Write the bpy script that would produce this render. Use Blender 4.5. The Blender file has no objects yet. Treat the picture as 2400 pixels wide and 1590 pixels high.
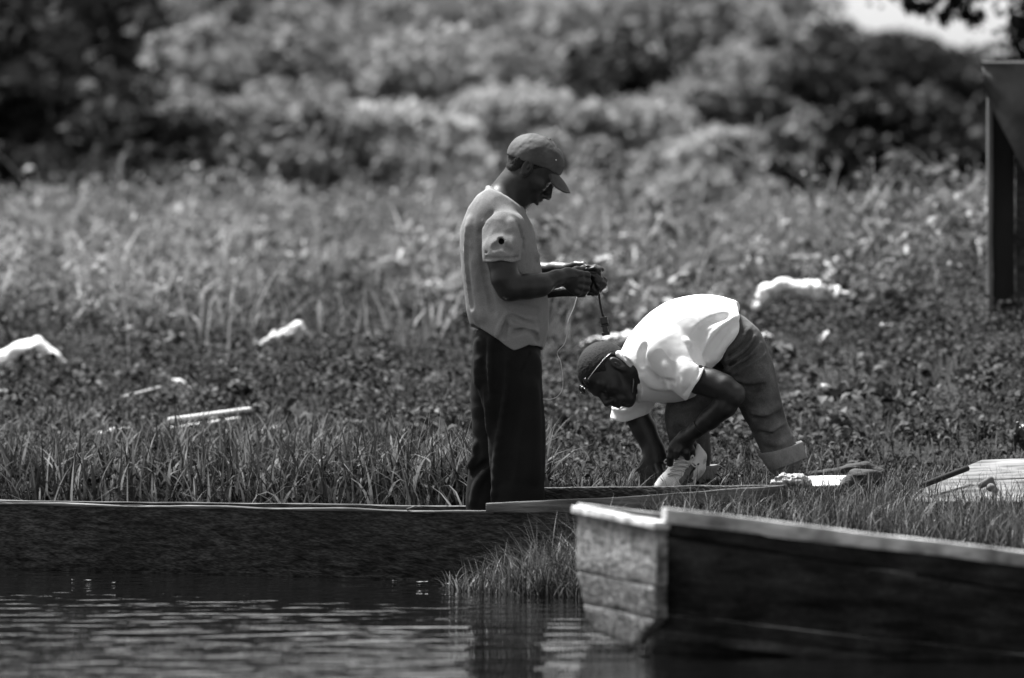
import bpy, math, random
import numpy as np
from mathutils import Vector, Matrix

# ------------------------------------------------------------------ camera
SC = bpy.context.scene
F_PX = 15700.0            # focal length in photo pixels (2400 wide)
CAM_H = 1.21              # camera height over the water
HORIZON = 563.0           # photo row of the horizon
cam_data = bpy.data.cameras.new('camera')
cam_data.sensor_width = 36.0
cam_data.lens = 36.0 * F_PX / 2400.0
cam_data.clip_start = 0.5
cam_data.clip_end = 2000.0
cam_data.dof.use_dof = True
cam_data.dof.focus_distance = 24.2
cam_data.dof.aperture_fstop = (cam_data.lens / 1000.0) / 0.088
cam_data.dof.aperture_blades = 9
cam = bpy.data.objects.new('camera', cam_data)
SC.collection.objects.link(cam)
cam.location = (0, 0, CAM_H)
cam.rotation_euler = (math.pi / 2 - math.atan((795.0 - HORIZON) / F_PX), 0, 0)
SC.camera = cam

# ------------------------------------------------------------------ sky, sun, exposure
SUN_EL, SUN_AZ = math.radians(62), math.radians(-42)    # azimuth from +Y (away from the camera), negative = to the left
world = bpy.data.worlds.new('World')
SC.world = world
world.use_nodes = True
wn, wl = world.node_tree.nodes, world.node_tree.links
bg = wn['Background']
sky = wn.new('ShaderNodeTexSky')
sky.sky_type = 'NISHITA'
sky.sun_disc = False
sky.sun_elevation = SUN_EL
sky.sun_rotation = SUN_AZ
sky.air_density = 1.0
sky.dust_density = 2.0
bw = wn.new('ShaderNodeRGBToBW')
wl.new(sky.outputs[0], bw.inputs[0])
wl.new(bw.outputs[0], bg.inputs[0])
bg.inputs[1].default_value = 0.075
sun_data = bpy.data.lights.new('sun', 'SUN')
sun_data.energy = 4.2
sun_data.angle = math.radians(14)
sun_data.color = (1, 1, 1)
sun = bpy.data.objects.new('sun', sun_data)
SC.collection.objects.link(sun)
sdir = Vector((math.sin(SUN_AZ) * math.cos(SUN_EL), math.cos(SUN_AZ) * math.cos(SUN_EL), math.sin(SUN_EL)))
sun.rotation_euler = sdir.to_track_quat('Z', 'Y').to_euler()
vs = SC.view_settings
vs.view_transform = 'Standard'
vs.look = 'None'
vs.exposure = 1.6
vs.gamma = 1.0
SC.cycles.use_denoising = True
SC.cycles.max_bounces = 8
SC.cycles.transparent_max_bounces = 8
SC.cycles.sample_clamp_indirect = 4.0

# ------------------------------------------------------------------ helpers
COL = SC.collection
RNG = np.random.default_rng(7)
random.seed(7)

def at(px, py, d):
    """world point seen at photo pixel (px, py) at depth d metres"""
    return Vector(((px - 1200.0) * d / F_PX, d, CAM_H - (py - HORIZON) * d / F_PX))

def tag(o, label, cat, group=None, kind=None):
    o['label'] = label
    o['category'] = cat
    if group: o['group'] = group
    if kind: o['kind'] = kind
    return o

def struct(o):
    o['kind'] = 'structure'
    return o

def empty(name, loc=(0, 0, 0)):
    o = bpy.data.objects.new(name, None)
    o.empty_display_size = 0.1
    COL.objects.link(o)
    o.location = loc
    return o

def np_mesh(name, verts, quads=None, tris=None, smooth=True, attrs=None):
    me = bpy.data.meshes.new(name)
    verts = np.asarray(verts, np.float32).reshape(-1, 3)
    loops, starts = [], []
    n = 0
    if quads is not None and len(quads):
        q = np.asarray(quads, np.int32)
        loops.append(q.ravel()); starts.append(np.arange(len(q)) * 4 + n); n += q.size
    if tris is not None and len(tris):
        t = np.asarray(tris, np.int32)
        loops.append(t.ravel()); starts.append(np.arange(len(t)) * 3 + n); n += t.size
    loops = np.concatenate(loops); starts = np.concatenate(starts)
    me.vertices.add(len(verts)); me.vertices.foreach_set('co', verts.ravel())
    me.loops.add(len(loops)); me.loops.foreach_set('vertex_index', loops)
    me.polygons.add(len(starts)); me.polygons.foreach_set('loop_start', starts.astype(np.int32))
    me.update(calc_edges=True)
    if smooth:
        me.polygons.foreach_set('use_smooth', np.ones(len(starts), bool))
    for k, v in (attrs or {}).items():
        a = me.attributes.new(k, 'FLOAT', 'POINT')
        a.data.foreach_set('value', np.asarray(v, np.float32))
    me.validate()
    return me

def link(name, me, mat=None, parent=None, loc=None):
    o = bpy.data.objects.new(name, me)
    COL.objects.link(o)
    if mat is not None:
        if len(me.materials) == 0: me.materials.append(mat)
    if parent is not None: o.parent = parent
    if loc is not None: o.location = loc
    return o

# numpy value noise, 3-D
def _hash(ix, iy, iz, seed):
    h = (ix.astype(np.int64) * 374761393 + iy.astype(np.int64) * 668265263 + iz.astype(np.int64) * 2147483647 + seed * 974634777) & 0xffffffff
    h = ((h ^ (h >> 13)) * 1274126177) & 0xffffffff
    h = h ^ (h >> 16)
    return (h & 0xffff).astype(np.float32) / 32767.5 - 1.0

def vnoise(p, seed=0):
    p = np.asarray(p, np.float64)
    i = np.floor(p).astype(np.int64); f = p - i
    f = f * f * (3 - 2 * f)
    out = 0
    for a in (0, 1):
        wx = f[:, 0] if a else 1 - f[:, 0]
        for b in (0, 1):
            wy = f[:, 1] if b else 1 - f[:, 1]
            for c in (0, 1):
                wz = f[:, 2] if c else 1 - f[:, 2]
                out = out + wx * wy * wz * _hash(i[:, 0] + a, i[:, 1] + b, i[:, 2] + c, seed)
    return out

def fbm(p, octaves=3, seed=0):
    o = 0; amp = 1.0; p = np.asarray(p, np.float64)
    for k in range(octaves):
        o = o + amp * vnoise(p * 2 ** k, seed + k); amp *= 0.5
    return o

# ------------------------------------------------------------------ materials (all greys: the photograph is monochrome)
def mat_new(name):
    m = bpy.data.materials.new(name); m.use_nodes = True
    nt = m.node_tree
    return m, nt, nt.nodes['Principled BSDF'], nt.nodes['Material Output']

def g(v): return (v, v, v, 1)

def mat(name, lo, hi, scale=(8, 8, 8), rough=0.7, spec=0.4, bump=0.0, bscale=None, bdist=0.01, detail=6, contrast=(0.3, 0.7), layers=None, crease=0.0, cscale=11, rrange=None, nrough=0.6, brot=None):
    """noise-mottled grey with noise bump; scale is per axis (object space, 1/m)"""
    m, nt, b, out = mat_new(name)
    N, L = nt.nodes, nt.links
    tc = N.new('ShaderNodeTexCoord')
    mp = N.new('ShaderNodeMapping'); mp.inputs['Scale'].default_value = scale
    L.new(tc.outputs['Object'], mp.inputs[0])
    nz = N.new('ShaderNodeTexNoise'); nz.inputs['Scale'].default_value = 1; nz.inputs['Detail'].default_value = detail; nz.inputs['Roughness'].default_value = nrough
    L.new(mp.outputs[0], nz.inputs['Vector'])
    cr = N.new('ShaderNodeValToRGB')
    cr.color_ramp.elements[0].position = contrast[0]; cr.color_ramp.elements[0].color = g(lo)
    cr.color_ramp.elements[1].position = contrast[1]; cr.color_ramp.elements[1].color = g(hi)
    L.new(nz.outputs[0], cr.inputs[0])
    col = cr.outputs[0]
    for (sc2, lo2, hi2, c2) in (layers or []):       # multiply layers
        mp2 = N.new('ShaderNodeMapping'); mp2.inputs['Scale'].default_value = sc2
        L.new(tc.outputs['Object'], mp2.inputs[0])
        n2 = N.new('ShaderNodeTexNoise'); n2.inputs['Scale'].default_value = 1; n2.inputs['Detail'].default_value = 5
        L.new(mp2.outputs[0], n2.inputs['Vector'])
        r2 = N.new('ShaderNodeValToRGB')
        r2.color_ramp.elements[0].position = c2[0]; r2.color_ramp.elements[0].color = g(lo2)
        r2.color_ramp.elements[1].position = c2[1]; r2.color_ramp.elements[1].color = g(hi2)
        L.new(n2.outputs[0], r2.inputs[0])
        mx = N.new('ShaderNodeMix'); mx.data_type = 'RGBA'; mx.blend_type = 'MULTIPLY'; mx.inputs[0].default_value = 1
        L.new(col, mx.inputs[6]); L.new(r2.outputs[0], mx.inputs[7]); col = mx.outputs[2]
    L.new(col, b.inputs['Base Color'])
    b.inputs['Roughness'].default_value = rough
    b.inputs['Specular IOR Level'].default_value = spec
    if rrange:
        mr = N.new('ShaderNodeMapRange'); mr.inputs['To Min'].default_value = rrange[0]; mr.inputs['To Max'].default_value = rrange[1]
        L.new(nz.outputs[0], mr.inputs[0]); L.new(mr.outputs[0], b.inputs['Roughness'])
    if bump:
        mpb = N.new('ShaderNodeMapping'); mpb.inputs['Scale'].default_value = bscale or scale
        L.new(tc.outputs['Object'], mpb.inputs[0])
        nb = N.new('ShaderNodeTexNoise'); nb.inputs['Scale'].default_value = 1; nb.inputs['Detail'].default_value = 6
        L.new(mpb.outputs[0], nb.inputs['Vector'])
        bp = N.new('ShaderNodeBump'); bp.inputs['Strength'].default_value = bump; bp.inputs['Distance'].default_value = bdist
        if brot: mpb.vector_type = 'TEXTURE'; mpb.inputs['Rotation'].default_value = brot; mpb.inputs['Scale'].default_value = tuple(1 / v for v in (bscale or scale))
        L.new(nb.outputs[0], bp.inputs['Height']); L.new(bp.outputs[0], b.inputs['Normal'])
        if crease:                                   # sharp cloth creases: ridged noise
            nc = N.new('ShaderNodeTexNoise'); nc.inputs['Scale'].default_value = cscale; nc.inputs['Detail'].default_value = 2; nc.inputs['Distortion'].default_value = .6
            L.new(tc.outputs['Object'], nc.inputs['Vector'])
            m1 = N.new('ShaderNodeMath'); m1.operation = 'SUBTRACT'; m1.inputs[1].default_value = .5; L.new(nc.outputs[0], m1.inputs[0])
            m2 = N.new('ShaderNodeMath'); m2.operation = 'ABSOLUTE'; L.new(m1.outputs[0], m2.inputs[0])
            m3 = N.new('ShaderNodeMath'); m3.operation = 'POWER'; m3.inputs[1].default_value = .6; L.new(m2.outputs[0], m3.inputs[0])
            b2 = N.new('ShaderNodeBump'); b2.inputs['Strength'].default_value = crease; b2.inputs['Distance'].default_value = .012; b2.invert = True
            L.new(m3.outputs[0], b2.inputs['Height']); L.new(bp.outputs[0], b2.inputs['Normal']); L.new(b2.outputs[0], b.inputs['Normal'])
    return m

def mat_leaf(name, lo, hi, trans=0.45, rough=0.45, spec=0.35):
    """leaf or blade: grey varied by the 'var' attribute, partly translucent"""
    m, nt, b, out = mat_new(name)
    N, L = nt.nodes, nt.links
    at_ = N.new('ShaderNodeAttribute'); at_.attribute_name = 'var'
    oi = N.new('ShaderNodeObjectInfo')
    cr = N.new('ShaderNodeValToRGB')
    cr.color_ramp.elements[0].color = g(lo); cr.color_ramp.elements[1].color = g(hi)
    L.new(at_.outputs['Fac'], cr.inputs[0])
    mr = N.new('ShaderNodeMapRange'); mr.inputs['To Min'].default_value = 0.75; mr.inputs['To Max'].default_value = 1.2
    L.new(oi.outputs['Random'], mr.inputs[0])
    mx = N.new('ShaderNodeMix'); mx.data_type = 'RGBA'; mx.blend_type = 'MULTIPLY'; mx.inputs[0].default_value = 1
    L.new(cr.outputs[0], mx.inputs[6]); L.new(mr.outputs[0], mx.inputs[7])
    L.new(mx.outputs[2], b.inputs['Base Color'])
    b.inputs['Roughness'].default_value = rough
    b.inputs['Specular IOR Level'].default_value = spec
    tr = N.new('ShaderNodeBsdfTranslucent')
    L.new(mx.outputs[2], tr.inputs[0])
    ms = N.new('ShaderNodeMixShader'); ms.inputs[0].default_value = trans
    L.new(b.outputs[0], ms.inputs[1]); L.new(tr.outputs[0], ms.inputs[2])
    L.new(ms.outputs[0], out.inputs[0])
    return m

# ------------------------------------------------------------------ signed-distance sculpting
class Sculpt:
    """field on a grid; coordinates are (x across, y depth, z down) in photo pixels at the figure's own distance"""
    def __init__(s, lo, hi, h=2.2):
        s.lo = np.array(lo, float); s.h = h
        s.n = np.ceil((np.array(hi, float) - s.lo) / h).astype(int) + 1
        s.f = np.full(s.n, 60.0, np.float32)

    def grid(s, pmin, pmax):
        i0 = np.clip(np.floor((np.asarray(pmin) - s.lo) / s.h).astype(int), 0, s.n)
        i1 = np.clip(np.ceil((np.asarray(pmax) - s.lo) / s.h).astype(int) + 1, 0, s.n)
        sl = tuple(slice(a, b) for a, b in zip(i0, i1))
        ax = [(s.lo[k] + s.h * np.arange(i0[k], i1[k])).astype(np.float32) for k in range(3)]
        return sl, ax[0][:, None, None], ax[1][None, :, None], ax[2][None, None, :]

    def put(s, sl, d, k, op):
        f = s.f[sl]
        if f.size == 0: return
        if op == '+':
            r = np.minimum(f, d)
            if k: r = r - np.maximum(k - np.abs(f - d), 0) ** 2 / (4 * k)
        elif op == '-':
            d = -d
            r = np.maximum(f, d)
            if k: r = r + np.maximum(k - np.abs(f - d), 0) ** 2 / (4 * k)
        else:                                  # '&' keep only the common part
            r = np.maximum(f, d)
            if k: r = r + np.maximum(k - np.abs(f - d), 0) ** 2 / (4 * k)
        s.f[sl] = r

    def ell(s, c, r, R=None, k=8, op='+'):
        c = np.asarray(c, float); r = np.asarray(r, float) * np.ones(3)
        R = np.eye(3) if R is None else np.asarray(R, float)
        ext = np.sqrt(((R.T * r) ** 2).sum(1)) + k + 6
        sl, X, Y, Z = s.grid(c - ext, c + ext)
        X = X - c[0]; Y = Y - c[1]; Z = Z - c[2]
        q = [R[i, 0] * X + R[i, 1] * Y + R[i, 2] * Z for i in range(3)]
        k0 = np.sqrt(sum((q[i] / r[i]) ** 2 for i in range(3)))
        k1 = np.sqrt(sum((q[i] / r[i] ** 2) ** 2 for i in range(3))) + 1e-6
        s.put(sl, k0 * (k0 - 1) / k1, k, op)

    def seg(s, a, b, ra, rb, k=8, op='+', m=(0, 1, 0), flat=False):
        """tapered segment; radii are numbers or (in picture plane, in depth); flat=True squares off the ends"""
        a = np.asarray(a, float); b = np.asarray(b, float)
        ra = np.asarray(ra, float) * np.ones(2); rb = np.asarray(rb, float) * np.ones(2)
        e = max(ra.max(), rb.max()) + k + 6
        sl, X, Y, Z = s.grid(np.minimum(a, b) - e, np.maximum(a, b) + e)
        ax = b - a; ln = np.linalg.norm(ax) + 1e-6; ax = ax / ln
        m = np.asarray(m, float); m = m - ax * m.dot(ax)
        if np.linalg.norm(m) < .05:
            m = np.array((0, 0, 1.0)); m = m - ax * m.dot(ax)
        m /= np.linalg.norm(m)
        nn = np.cross(ax, m)
        X = X - a[0]; Y = Y - a[1]; Z = Z - a[2]
        w = ax[0] * X + ax[1] * Y + ax[2] * Z
        u = nn[0] * X + nn[1] * Y + nn[2] * Z
        v = m[0] * X + m[1] * Y + m[2] * Z
        t = np.clip(w / ln, 0, 1)
        A = ra[0] + (rb[0] - ra[0]) * t; B = ra[1] + (rb[1] - ra[1]) * t
        wo = np.maximum(w - ln, 0) + np.minimum(w, 0)
        if flat:
            k0 = np.sqrt((u / A) ** 2 + (v / B) ** 2)
            k1 = np.sqrt((u / A ** 2) ** 2 + (v / B ** 2) ** 2) + 1e-6
            d = np.maximum(k0 * (k0 - 1) / k1, np.maximum(w - ln, -w))
        else:
            C = np.minimum(A, B)
            k0 = np.sqrt((u / A) ** 2 + (v / B) ** 2 + (wo / C) ** 2)
            k1 = np.sqrt((u / A ** 2) ** 2 + (v / B ** 2) ** 2 + (wo / C ** 2) ** 2) + 1e-6
            d = k0 * (k0 - 1) / k1
        s.put(sl, d, k, op)

    def chain(s, pts, k=8, op='+', m=(0, 1, 0)):
        """pts: (x, y, z, r) or (x, y, z, r plane, r depth)"""
        for p, q in zip(pts[:-1], pts[1:]):
            s.seg(p[:3], q[:3], p[3:] if len(p) > 4 else p[3], q[3:] if len(q) > 4 else q[3], k, op, m)

    def cut(s, fn, k=0):
        """keep where fn(X, Y, Z) < 0"""
        sl, X, Y, Z = s.grid(s.lo, s.lo + s.n * s.h)
        s.put(sl, np.broadcast_to(fn(X, Y, Z), s.f.shape).astype(np.float32), k, '&')

    def mesh(s, smooth_it=2):
        f = s.f; h = s.h
        ins = f < 0
        a = ins[:-1, :-1, :-1]
        allin = a.copy(); anyin = a.copy()
        for dx in (0, 1):
            for dy in (0, 1):
                for dz in (0, 1):
                    c = ins[dx:f.shape[0] - 1 + dx, dy:f.shape[1] - 1 + dy, dz:f.shape[2] - 1 + dz]
                    allin &= c; anyin |= c
        act = anyin & ~allin
        idx = np.full(act.shape, -1, np.int64)
        I = np.argwhere(act)
        idx[act] = np.arange(len(I))
        P = np.zeros((len(I), 3)); W = np.zeros(len(I))
        cor = [(dx, dy, dz) for dx in (0, 1) for dy in (0, 1) for dz in (0, 1)]
        val = {c: f[I[:, 0] + c[0], I[:, 1] + c[1], I[:, 2] + c[2]] for c in cor}
        for c in cor:
            for ax in range(3):
                if c[ax]: continue
                c2 = list(c); c2[ax] = 1; c2 = tuple(c2)
                v0, v1 = val[c], val[c2]
                x = (v0 < 0) != (v1 < 0)
                t = np.where(x, v0 / np.where(x, v0 - v1, 1), 0)
                p = np.tile(np.array(c, float), (len(I), 1)); p[:, ax] += t
                P[x] += p[x]; W[x] += 1
        V = s.lo + (I + P / W[:, None]) * h
        quads = []
        for ax in range(3):
            o = [0, 1, 2]; o.remove(ax); b, c = o
            lo = [slice(1, -1)] * 3; hi = [slice(1, -1)] * 3
            lo[ax] = slice(0, -1); hi[ax] = slice(1, None)
            s0, s1 = ins[tuple(lo)], ins[tuple(hi)]
            for sgn, msk in ((1, s0 & ~s1), (0, ~s0 & s1)):
                J = np.argwhere(msk)
                if not len(J): continue
                J[:, b] += 1; J[:, c] += 1
                def cell(db, dc):
                    K = J.copy(); K[:, b] += db; K[:, c] += dc
                    return idx[K[:, 0], K[:, 1], K[:, 2]]
                q = np.stack([cell(-1, -1), cell(0, -1), cell(0, 0), cell(-1, 0)], 1)
                if (sgn == 1) != (ax == 1): pass
                else: q = q[:, ::-1]
                quads.append(q)
        Q = np.concatenate(quads)
        Q = Q[(Q >= 0).all(1)][:, ::-1]        # the z axis points down, so the winding turns round
        Q = Q[:, ::-1]
        for _ in range(smooth_it):
            acc = np.zeros_like(V); cnt = np.zeros(len(V))
            for i in range(4):
                np.add.at(acc, Q[:, i], V[Q[:, (i + 1) % 4]] + V[Q[:, (i - 1) % 4]])
                np.add.at(cnt, Q[:, i], 2)
            V = V * 0.5 + 0.5 * acc / np.maximum(cnt, 1)[:, None]
        return V, Q

def normals(V, Q):
    n = np.cross(V[Q[:, 2]] - V[Q[:, 0]], V[Q[:, 3]] - V[Q[:, 1]])
    N = np.zeros_like(V)
    for i in range(4): np.add.at(N, Q[:, i], n)
    return N / (np.linalg.norm(N, axis=1)[:, None] + 1e-9)

class Figure:
    """turns picture-pixel sculpts at depth d into meshes under one root"""
    def __init__(s, root_name, d, base):
        s.d = d; s.s = d / F_PX
        s.root = empty(root_name, at(base[0], base[1], d))
        s.o = np.array(s.root.location)
    def w(s, V):
        V = np.asarray(V, float).reshape(-1, 3)
        return np.stack([(V[:, 0] - 1200) * s.s, s.d + V[:, 1] * s.s, CAM_H - (V[:, 2] - HORIZON) * s.s], 1) - s.o
    def add(s, name, S, mat_, parent=None, disp=None, smooth_it=2):
        V, Q = S.mesh(smooth_it)
        P = s.w(V)
        Q = Q[:, ::-1]
        if disp is not None:
            P = P + normals(P, Q) * disp(P)[:, None]
        # outward check
        c = P.mean(0); N = normals(P, Q)
        if ((P - c) * N).sum() < 0: Q = Q[:, ::-1]
        return link(name, np_mesh(name, P, Q), mat_, parent or s.root)
    def tube(s, name, pts, r, mat_, parent=None, n=6, rs=None):
        return link(name, tube_mesh(name, s.w(pts), r, n, rs), mat_, parent or s.root)

def spline(P, n):
    P = np.asarray(P, float)
    t = np.linspace(0, len(P) - 1, n)
    i = np.clip(t.astype(int), 0, len(P) - 2); f = (t - i)[:, None]
    p0 = P[np.maximum(i - 1, 0)]; p1 = P[i]; p2 = P[i + 1]; p3 = P[np.minimum(i + 2, len(P) - 1)]
    return 0.5 * (2 * p1 + (p2 - p0) * f + (2 * p0 - 5 * p1 + 4 * p2 - p3) * f ** 2 + (3 * p1 - p0 - 3 * p2 + p3) * f ** 3)

def tube_mesh(name, P, r, n=6, rs=None, flat=1.0):
    P = np.asarray(P, float); m = len(P)
    T = np.gradient(P, axis=0); T /= np.linalg.norm(T, axis=1)[:, None] + 1e-9
    up = np.array([0, 0, 1.0]) if abs(T[:, 2]).mean() < 0.8 else np.array([0, 1.0, 0])
    A = np.cross(T, up); A /= np.linalg.norm(A, axis=1)[:, None] + 1e-9
    B = np.cross(A, T)
    th = np.arange(n) * 2 * np.pi / n
    R = (np.ones(m) * r if rs is None else np.asarray(rs) * r)[:, None, None]
    V = P[:, None, :] + R * (np.cos(th)[None, :, None] * A[:, None, :] + flat * np.sin(th)[None, :, None] * B[:, None, :])
    V = V.reshape(-1, 3)
    q = []
    for i in range(m - 1):
        for j in range(n):
            q.append((i * n + j, i * n + (j + 1) % n, (i + 1) * n + (j + 1) % n, (i + 1) * n + j))
    V = np.concatenate([V, P[:1], P[-1:]])
    t = [(m * n, (j + 1) % n, j) for j in range(n)] + [(m * n + 1, (m - 1) * n + j, (m - 1) * n + (j + 1) % n) for j in range(n)]
    return np_mesh(name, V, q, t)

# canonical head, metres, origin at the ear canal: x forward, y to the side, z up
class Head:
    def __init__(s, origin, F, L, U, ppm):
        s.o = np.asarray(origin, float); s.R = np.array([F, L, U], float); s.p = ppm
    def pt(s, x, y, z): return s.o + s.p * (x * s.R[0] + y * s.R[1] + z * s.R[2])
    def ell(s, S, c, r, k=.012, op='+'): S.ell(s.pt(*c), np.asarray(r) * s.p, s.R, k * s.p, op)
    def seg(s, S, a, b, ra, rb, k=.012, op='+'): S.seg(s.pt(*a), s.pt(*b), ra * s.p, rb * s.p, k * s.p, op)
    def build(s, S):
        s.ell(S, (-.003, 0, .040), (.097, .076, .088))
        s.ell(S, (.040, 0, -.035), (.056, .060, .075), .03)
        s.ell(S, (.030, 0, .015), (.066, .066, .07), .02)
        s.seg(S, (.066, .012, -.098), (.066, -.012, -.098), .019, .019, .02)
        for q in (-1, 1):
            s.seg(S, (.0, q * .055, -.05), (.062, q * .018, -.1), .014, .014, .025)
            s.ell(S, (.062, q * .047, -.02), (.028, .02, .02), .02)          # cheekbone
            s.seg(S, (.088, q * .008, .02), (.078, q * .045, .022), .011, .010, .016)  # brow
            s.ell(S, (.098, q * .032, .0), (.014, .018, .011), .01, '-')      # socket
            s.ell(S, (.079, q * .032, .0), (.014, .016, .013), .004)          # lids
            s.ell(S, (.109, q * .014, -.036), (.011, .009, .008), .006)       # nostril wing
            s.ell(S, (.113, q * .008, -.045), (.005, .004, .004), .004, '-')
        s.seg(S, (.094, 0, .012), (.116, 0, -.028), .008, .012, .012)
        s.ell(S, (.118, 0, -.031), (.010, .011, .009), .006)
        s.ell(S, (.088, 0, -.064), (.020, .034, .024), .018)                 # muzzle
        s.ell(S, (.104, 0, -.057), (.010, .024, .008), .006)                 # lips
        s.ell(S, (.101, 0, -.073), (.011, .021, .009), .006)
        s.seg(S, (.116, .02, -.065), (.116, -.02, -.065), .0022, .0022, .004, '-')
        s.ell(S, (.095, 0, -.086), (.008, .02, .005), .008, '-')
        for q in (-1, 1):                                                    # ears
            R2 = s.R.copy()
            ca, sa = math.cos(.25), math.sin(.25)
            R2[0], R2[2] = ca * s.R[0] + sa * s.R[2], -sa * s.R[0] + ca * s.R[2]
            S.ell(s.pt(-.010, q * .079, .002), np.array((.019, .007, .032)) * s.p, R2, .005 * s.p)
            S.ell(s.pt(-.006, q * .086, .004), np.array((.012, .007, .022)) * s.p, R2, .003 * s.p, '-')
            S.ell(s.pt(-.006, q * .081, .002), np.array((.004, .006, .012)) * s.p, R2, .004 * s.p)
            s.ell(S, (-.002, q * .079, -.026), (.009, .006, .009), .006)

# ------------------------------------------------------------------ ground, water
_SHX = np.array([-200, -12, -4, -1.88, -.9, -.42, -.30, -.20, -.10, .1, .5, 1.5, 4, 12, 200.])
_SHY = np.array([60, 32, 26.4, 25.05, 24.70, 24.45, 23.75, 23.15, 22.98, 22.78, 22.45, 21.7, 20.2, 16, 5.])
_PD = np.array([0, 20, 22, 24, 25, 27, 30, 33, 36, 40, 45, 55, 70, 100, 140, 250, 600.])
_PZ = np.array([.06, .10, .17, .25, .28, .36, .55, .74, .90, 1.06, 1.20, 1.45, 2.2, 5.0, 8, 12, 14.])

def ground_z(x, y):
    x = np.asarray(x, float); y = np.asarray(y, float)
    s = (y - np.interp(x, _SHX, _SHY)) * .8
    t = np.clip((s + .25) / .6, 0, 1); t = t * t * (3 - 2 * t)
    z = np.interp(y, _PD, _PZ)
    ang = x / np.maximum(y, 1) * F_PX + 1200
    w = np.clip((ang - 1500) / 500, 0, 1); w = w * w * (3 - 2 * w)
    z = z - w * np.maximum(z - 1.25, 0) * .97                        # the hill falls away to the right
    z = z + .5 * np.exp(-((x - 2.9) / 1.3) ** 2 - ((y - 33.5) / 4.5) ** 2)
    p = np.stack([x, y, 0 * x], -1).reshape(-1, 3)
    n = (fbm(p * .9, 2, 21) * .035 + fbm(p * 4.0, 2, 25) * .012).reshape(x.shape)
    n = n * np.clip((y - 22) / 6, .35, 3)
    s2 = (x + .23) * .9 - (y - 23.78) * .436; o2 = (x + .23) * .436 + (y - 23.78) * .9
    inside = np.interp(o2, [-.22, -.10, .46, .72, 1.1], [.3, -.2, -.2, .4, 99])                # the canoe's bed
    front = -.02 + .22 * np.clip((x - .06) / .55, 0, 1)                                  # low wet margin in front of it
    cap = np.where(o2 < -.08, front, inside)
    cap = np.where(o2 < -.08, front, cap)
    end = np.clip((s2 - .95) / .3, 0, 1)
    cap = cap + end * 1.0
    zz = -.35 + t * (z + .35) + n * t
    return np.minimum(zz, cap)

def gp(px, py, lo=21.0, hi=60.0):
    """ground point seen at a photo pixel"""
    d = np.linspace(lo, hi, 1600)
    x = (px - 1200.0) * d / F_PX; z = CAM_H - (py - HORIZON) * d / F_PX
    hit = np.nonzero(z <= ground_z(x, d))[0]
    i = hit[0] if len(hit) else -1
    return Vector((x[i], d[i], float(ground_z(x[i:i + 1], d[i:i + 1])[0]) if i >= 0 else z[i]))

def make_ground():
    a = np.linspace(-1, 1, 181); xs = np.sign(a) * (np.abs(a) * 4.0 + 176 * np.abs(a) ** 6)
    b = np.linspace(0, 1, 131); ys = np.concatenate([np.linspace(12, 20.9, 16), np.linspace(21, 27.9, 139), 28 + 22 * b + 550 * b ** 6])
    X, Y = np.meshgrid(xs, ys, indexing='ij'); Z = ground_z(X, Y)
    V = np.stack([X, Y, Z], -1).reshape(-1, 3); m = len(ys)
    i, j = np.meshgrid(np.arange(len(xs) - 1), np.arange(m - 1), indexing='ij'); k = (i * m + j).ravel()
    q = np.stack([k, k + m, k + m + 1, k + 1], 1)
    M = mat('bank_soil', .012, .035, (3, 3, 3), rough=.95, spec=.15, bump=.9, bscale=(26, 26, 26), bdist=.03, layers=[((22, 22, 22), .5, 1.3, (.3, .7))])
    struct(link('ground', np_mesh('ground', V, q), M))

def make_water():
    V = [(-220, -60, 0), (220, -60, 0), (220, 90, 0), (-220, 90, 0)]
    m, nt, b, out = mat_new('murky_river_water')
    N, L = nt.nodes, nt.links
    b.inputs['Base Color'].default_value = g(.003)
    b.inputs['Roughness'].default_value = .015
    b.inputs['IOR'].default_value = 1.33
    tc = N.new('ShaderNodeTexCoord')
    last = None
    for sc, st, ds in (((1.0, 2.0, 1), .4, .016), ((3.0, 5.5, 1), .6, .019), ((11, 15, 1), .3, .004)):
        mp = N.new('ShaderNodeMapping'); mp.inputs['Scale'].default_value = sc; L.new(tc.outputs['Object'], mp.inputs[0])
        nz = N.new('ShaderNodeTexNoise'); nz.inputs['Scale'].default_value = 1; nz.inputs['Detail'].default_value = 2; L.new(mp.outputs[0], nz.inputs['Vector'])
        bp = N.new('ShaderNodeBump'); bp.inputs['Strength'].default_value = st; bp.inputs['Distance'].default_value = ds
        L.new(nz.outputs[0], bp.inputs['Height'])
        if last: L.new(last.outputs[0], bp.inputs['Normal'])
        last = bp
    L.new(last.outputs[0], b.inputs['Normal'])
    struct(link('water', np_mesh('water', V, [(0, 1, 2, 3)], smooth=False), m))

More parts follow.
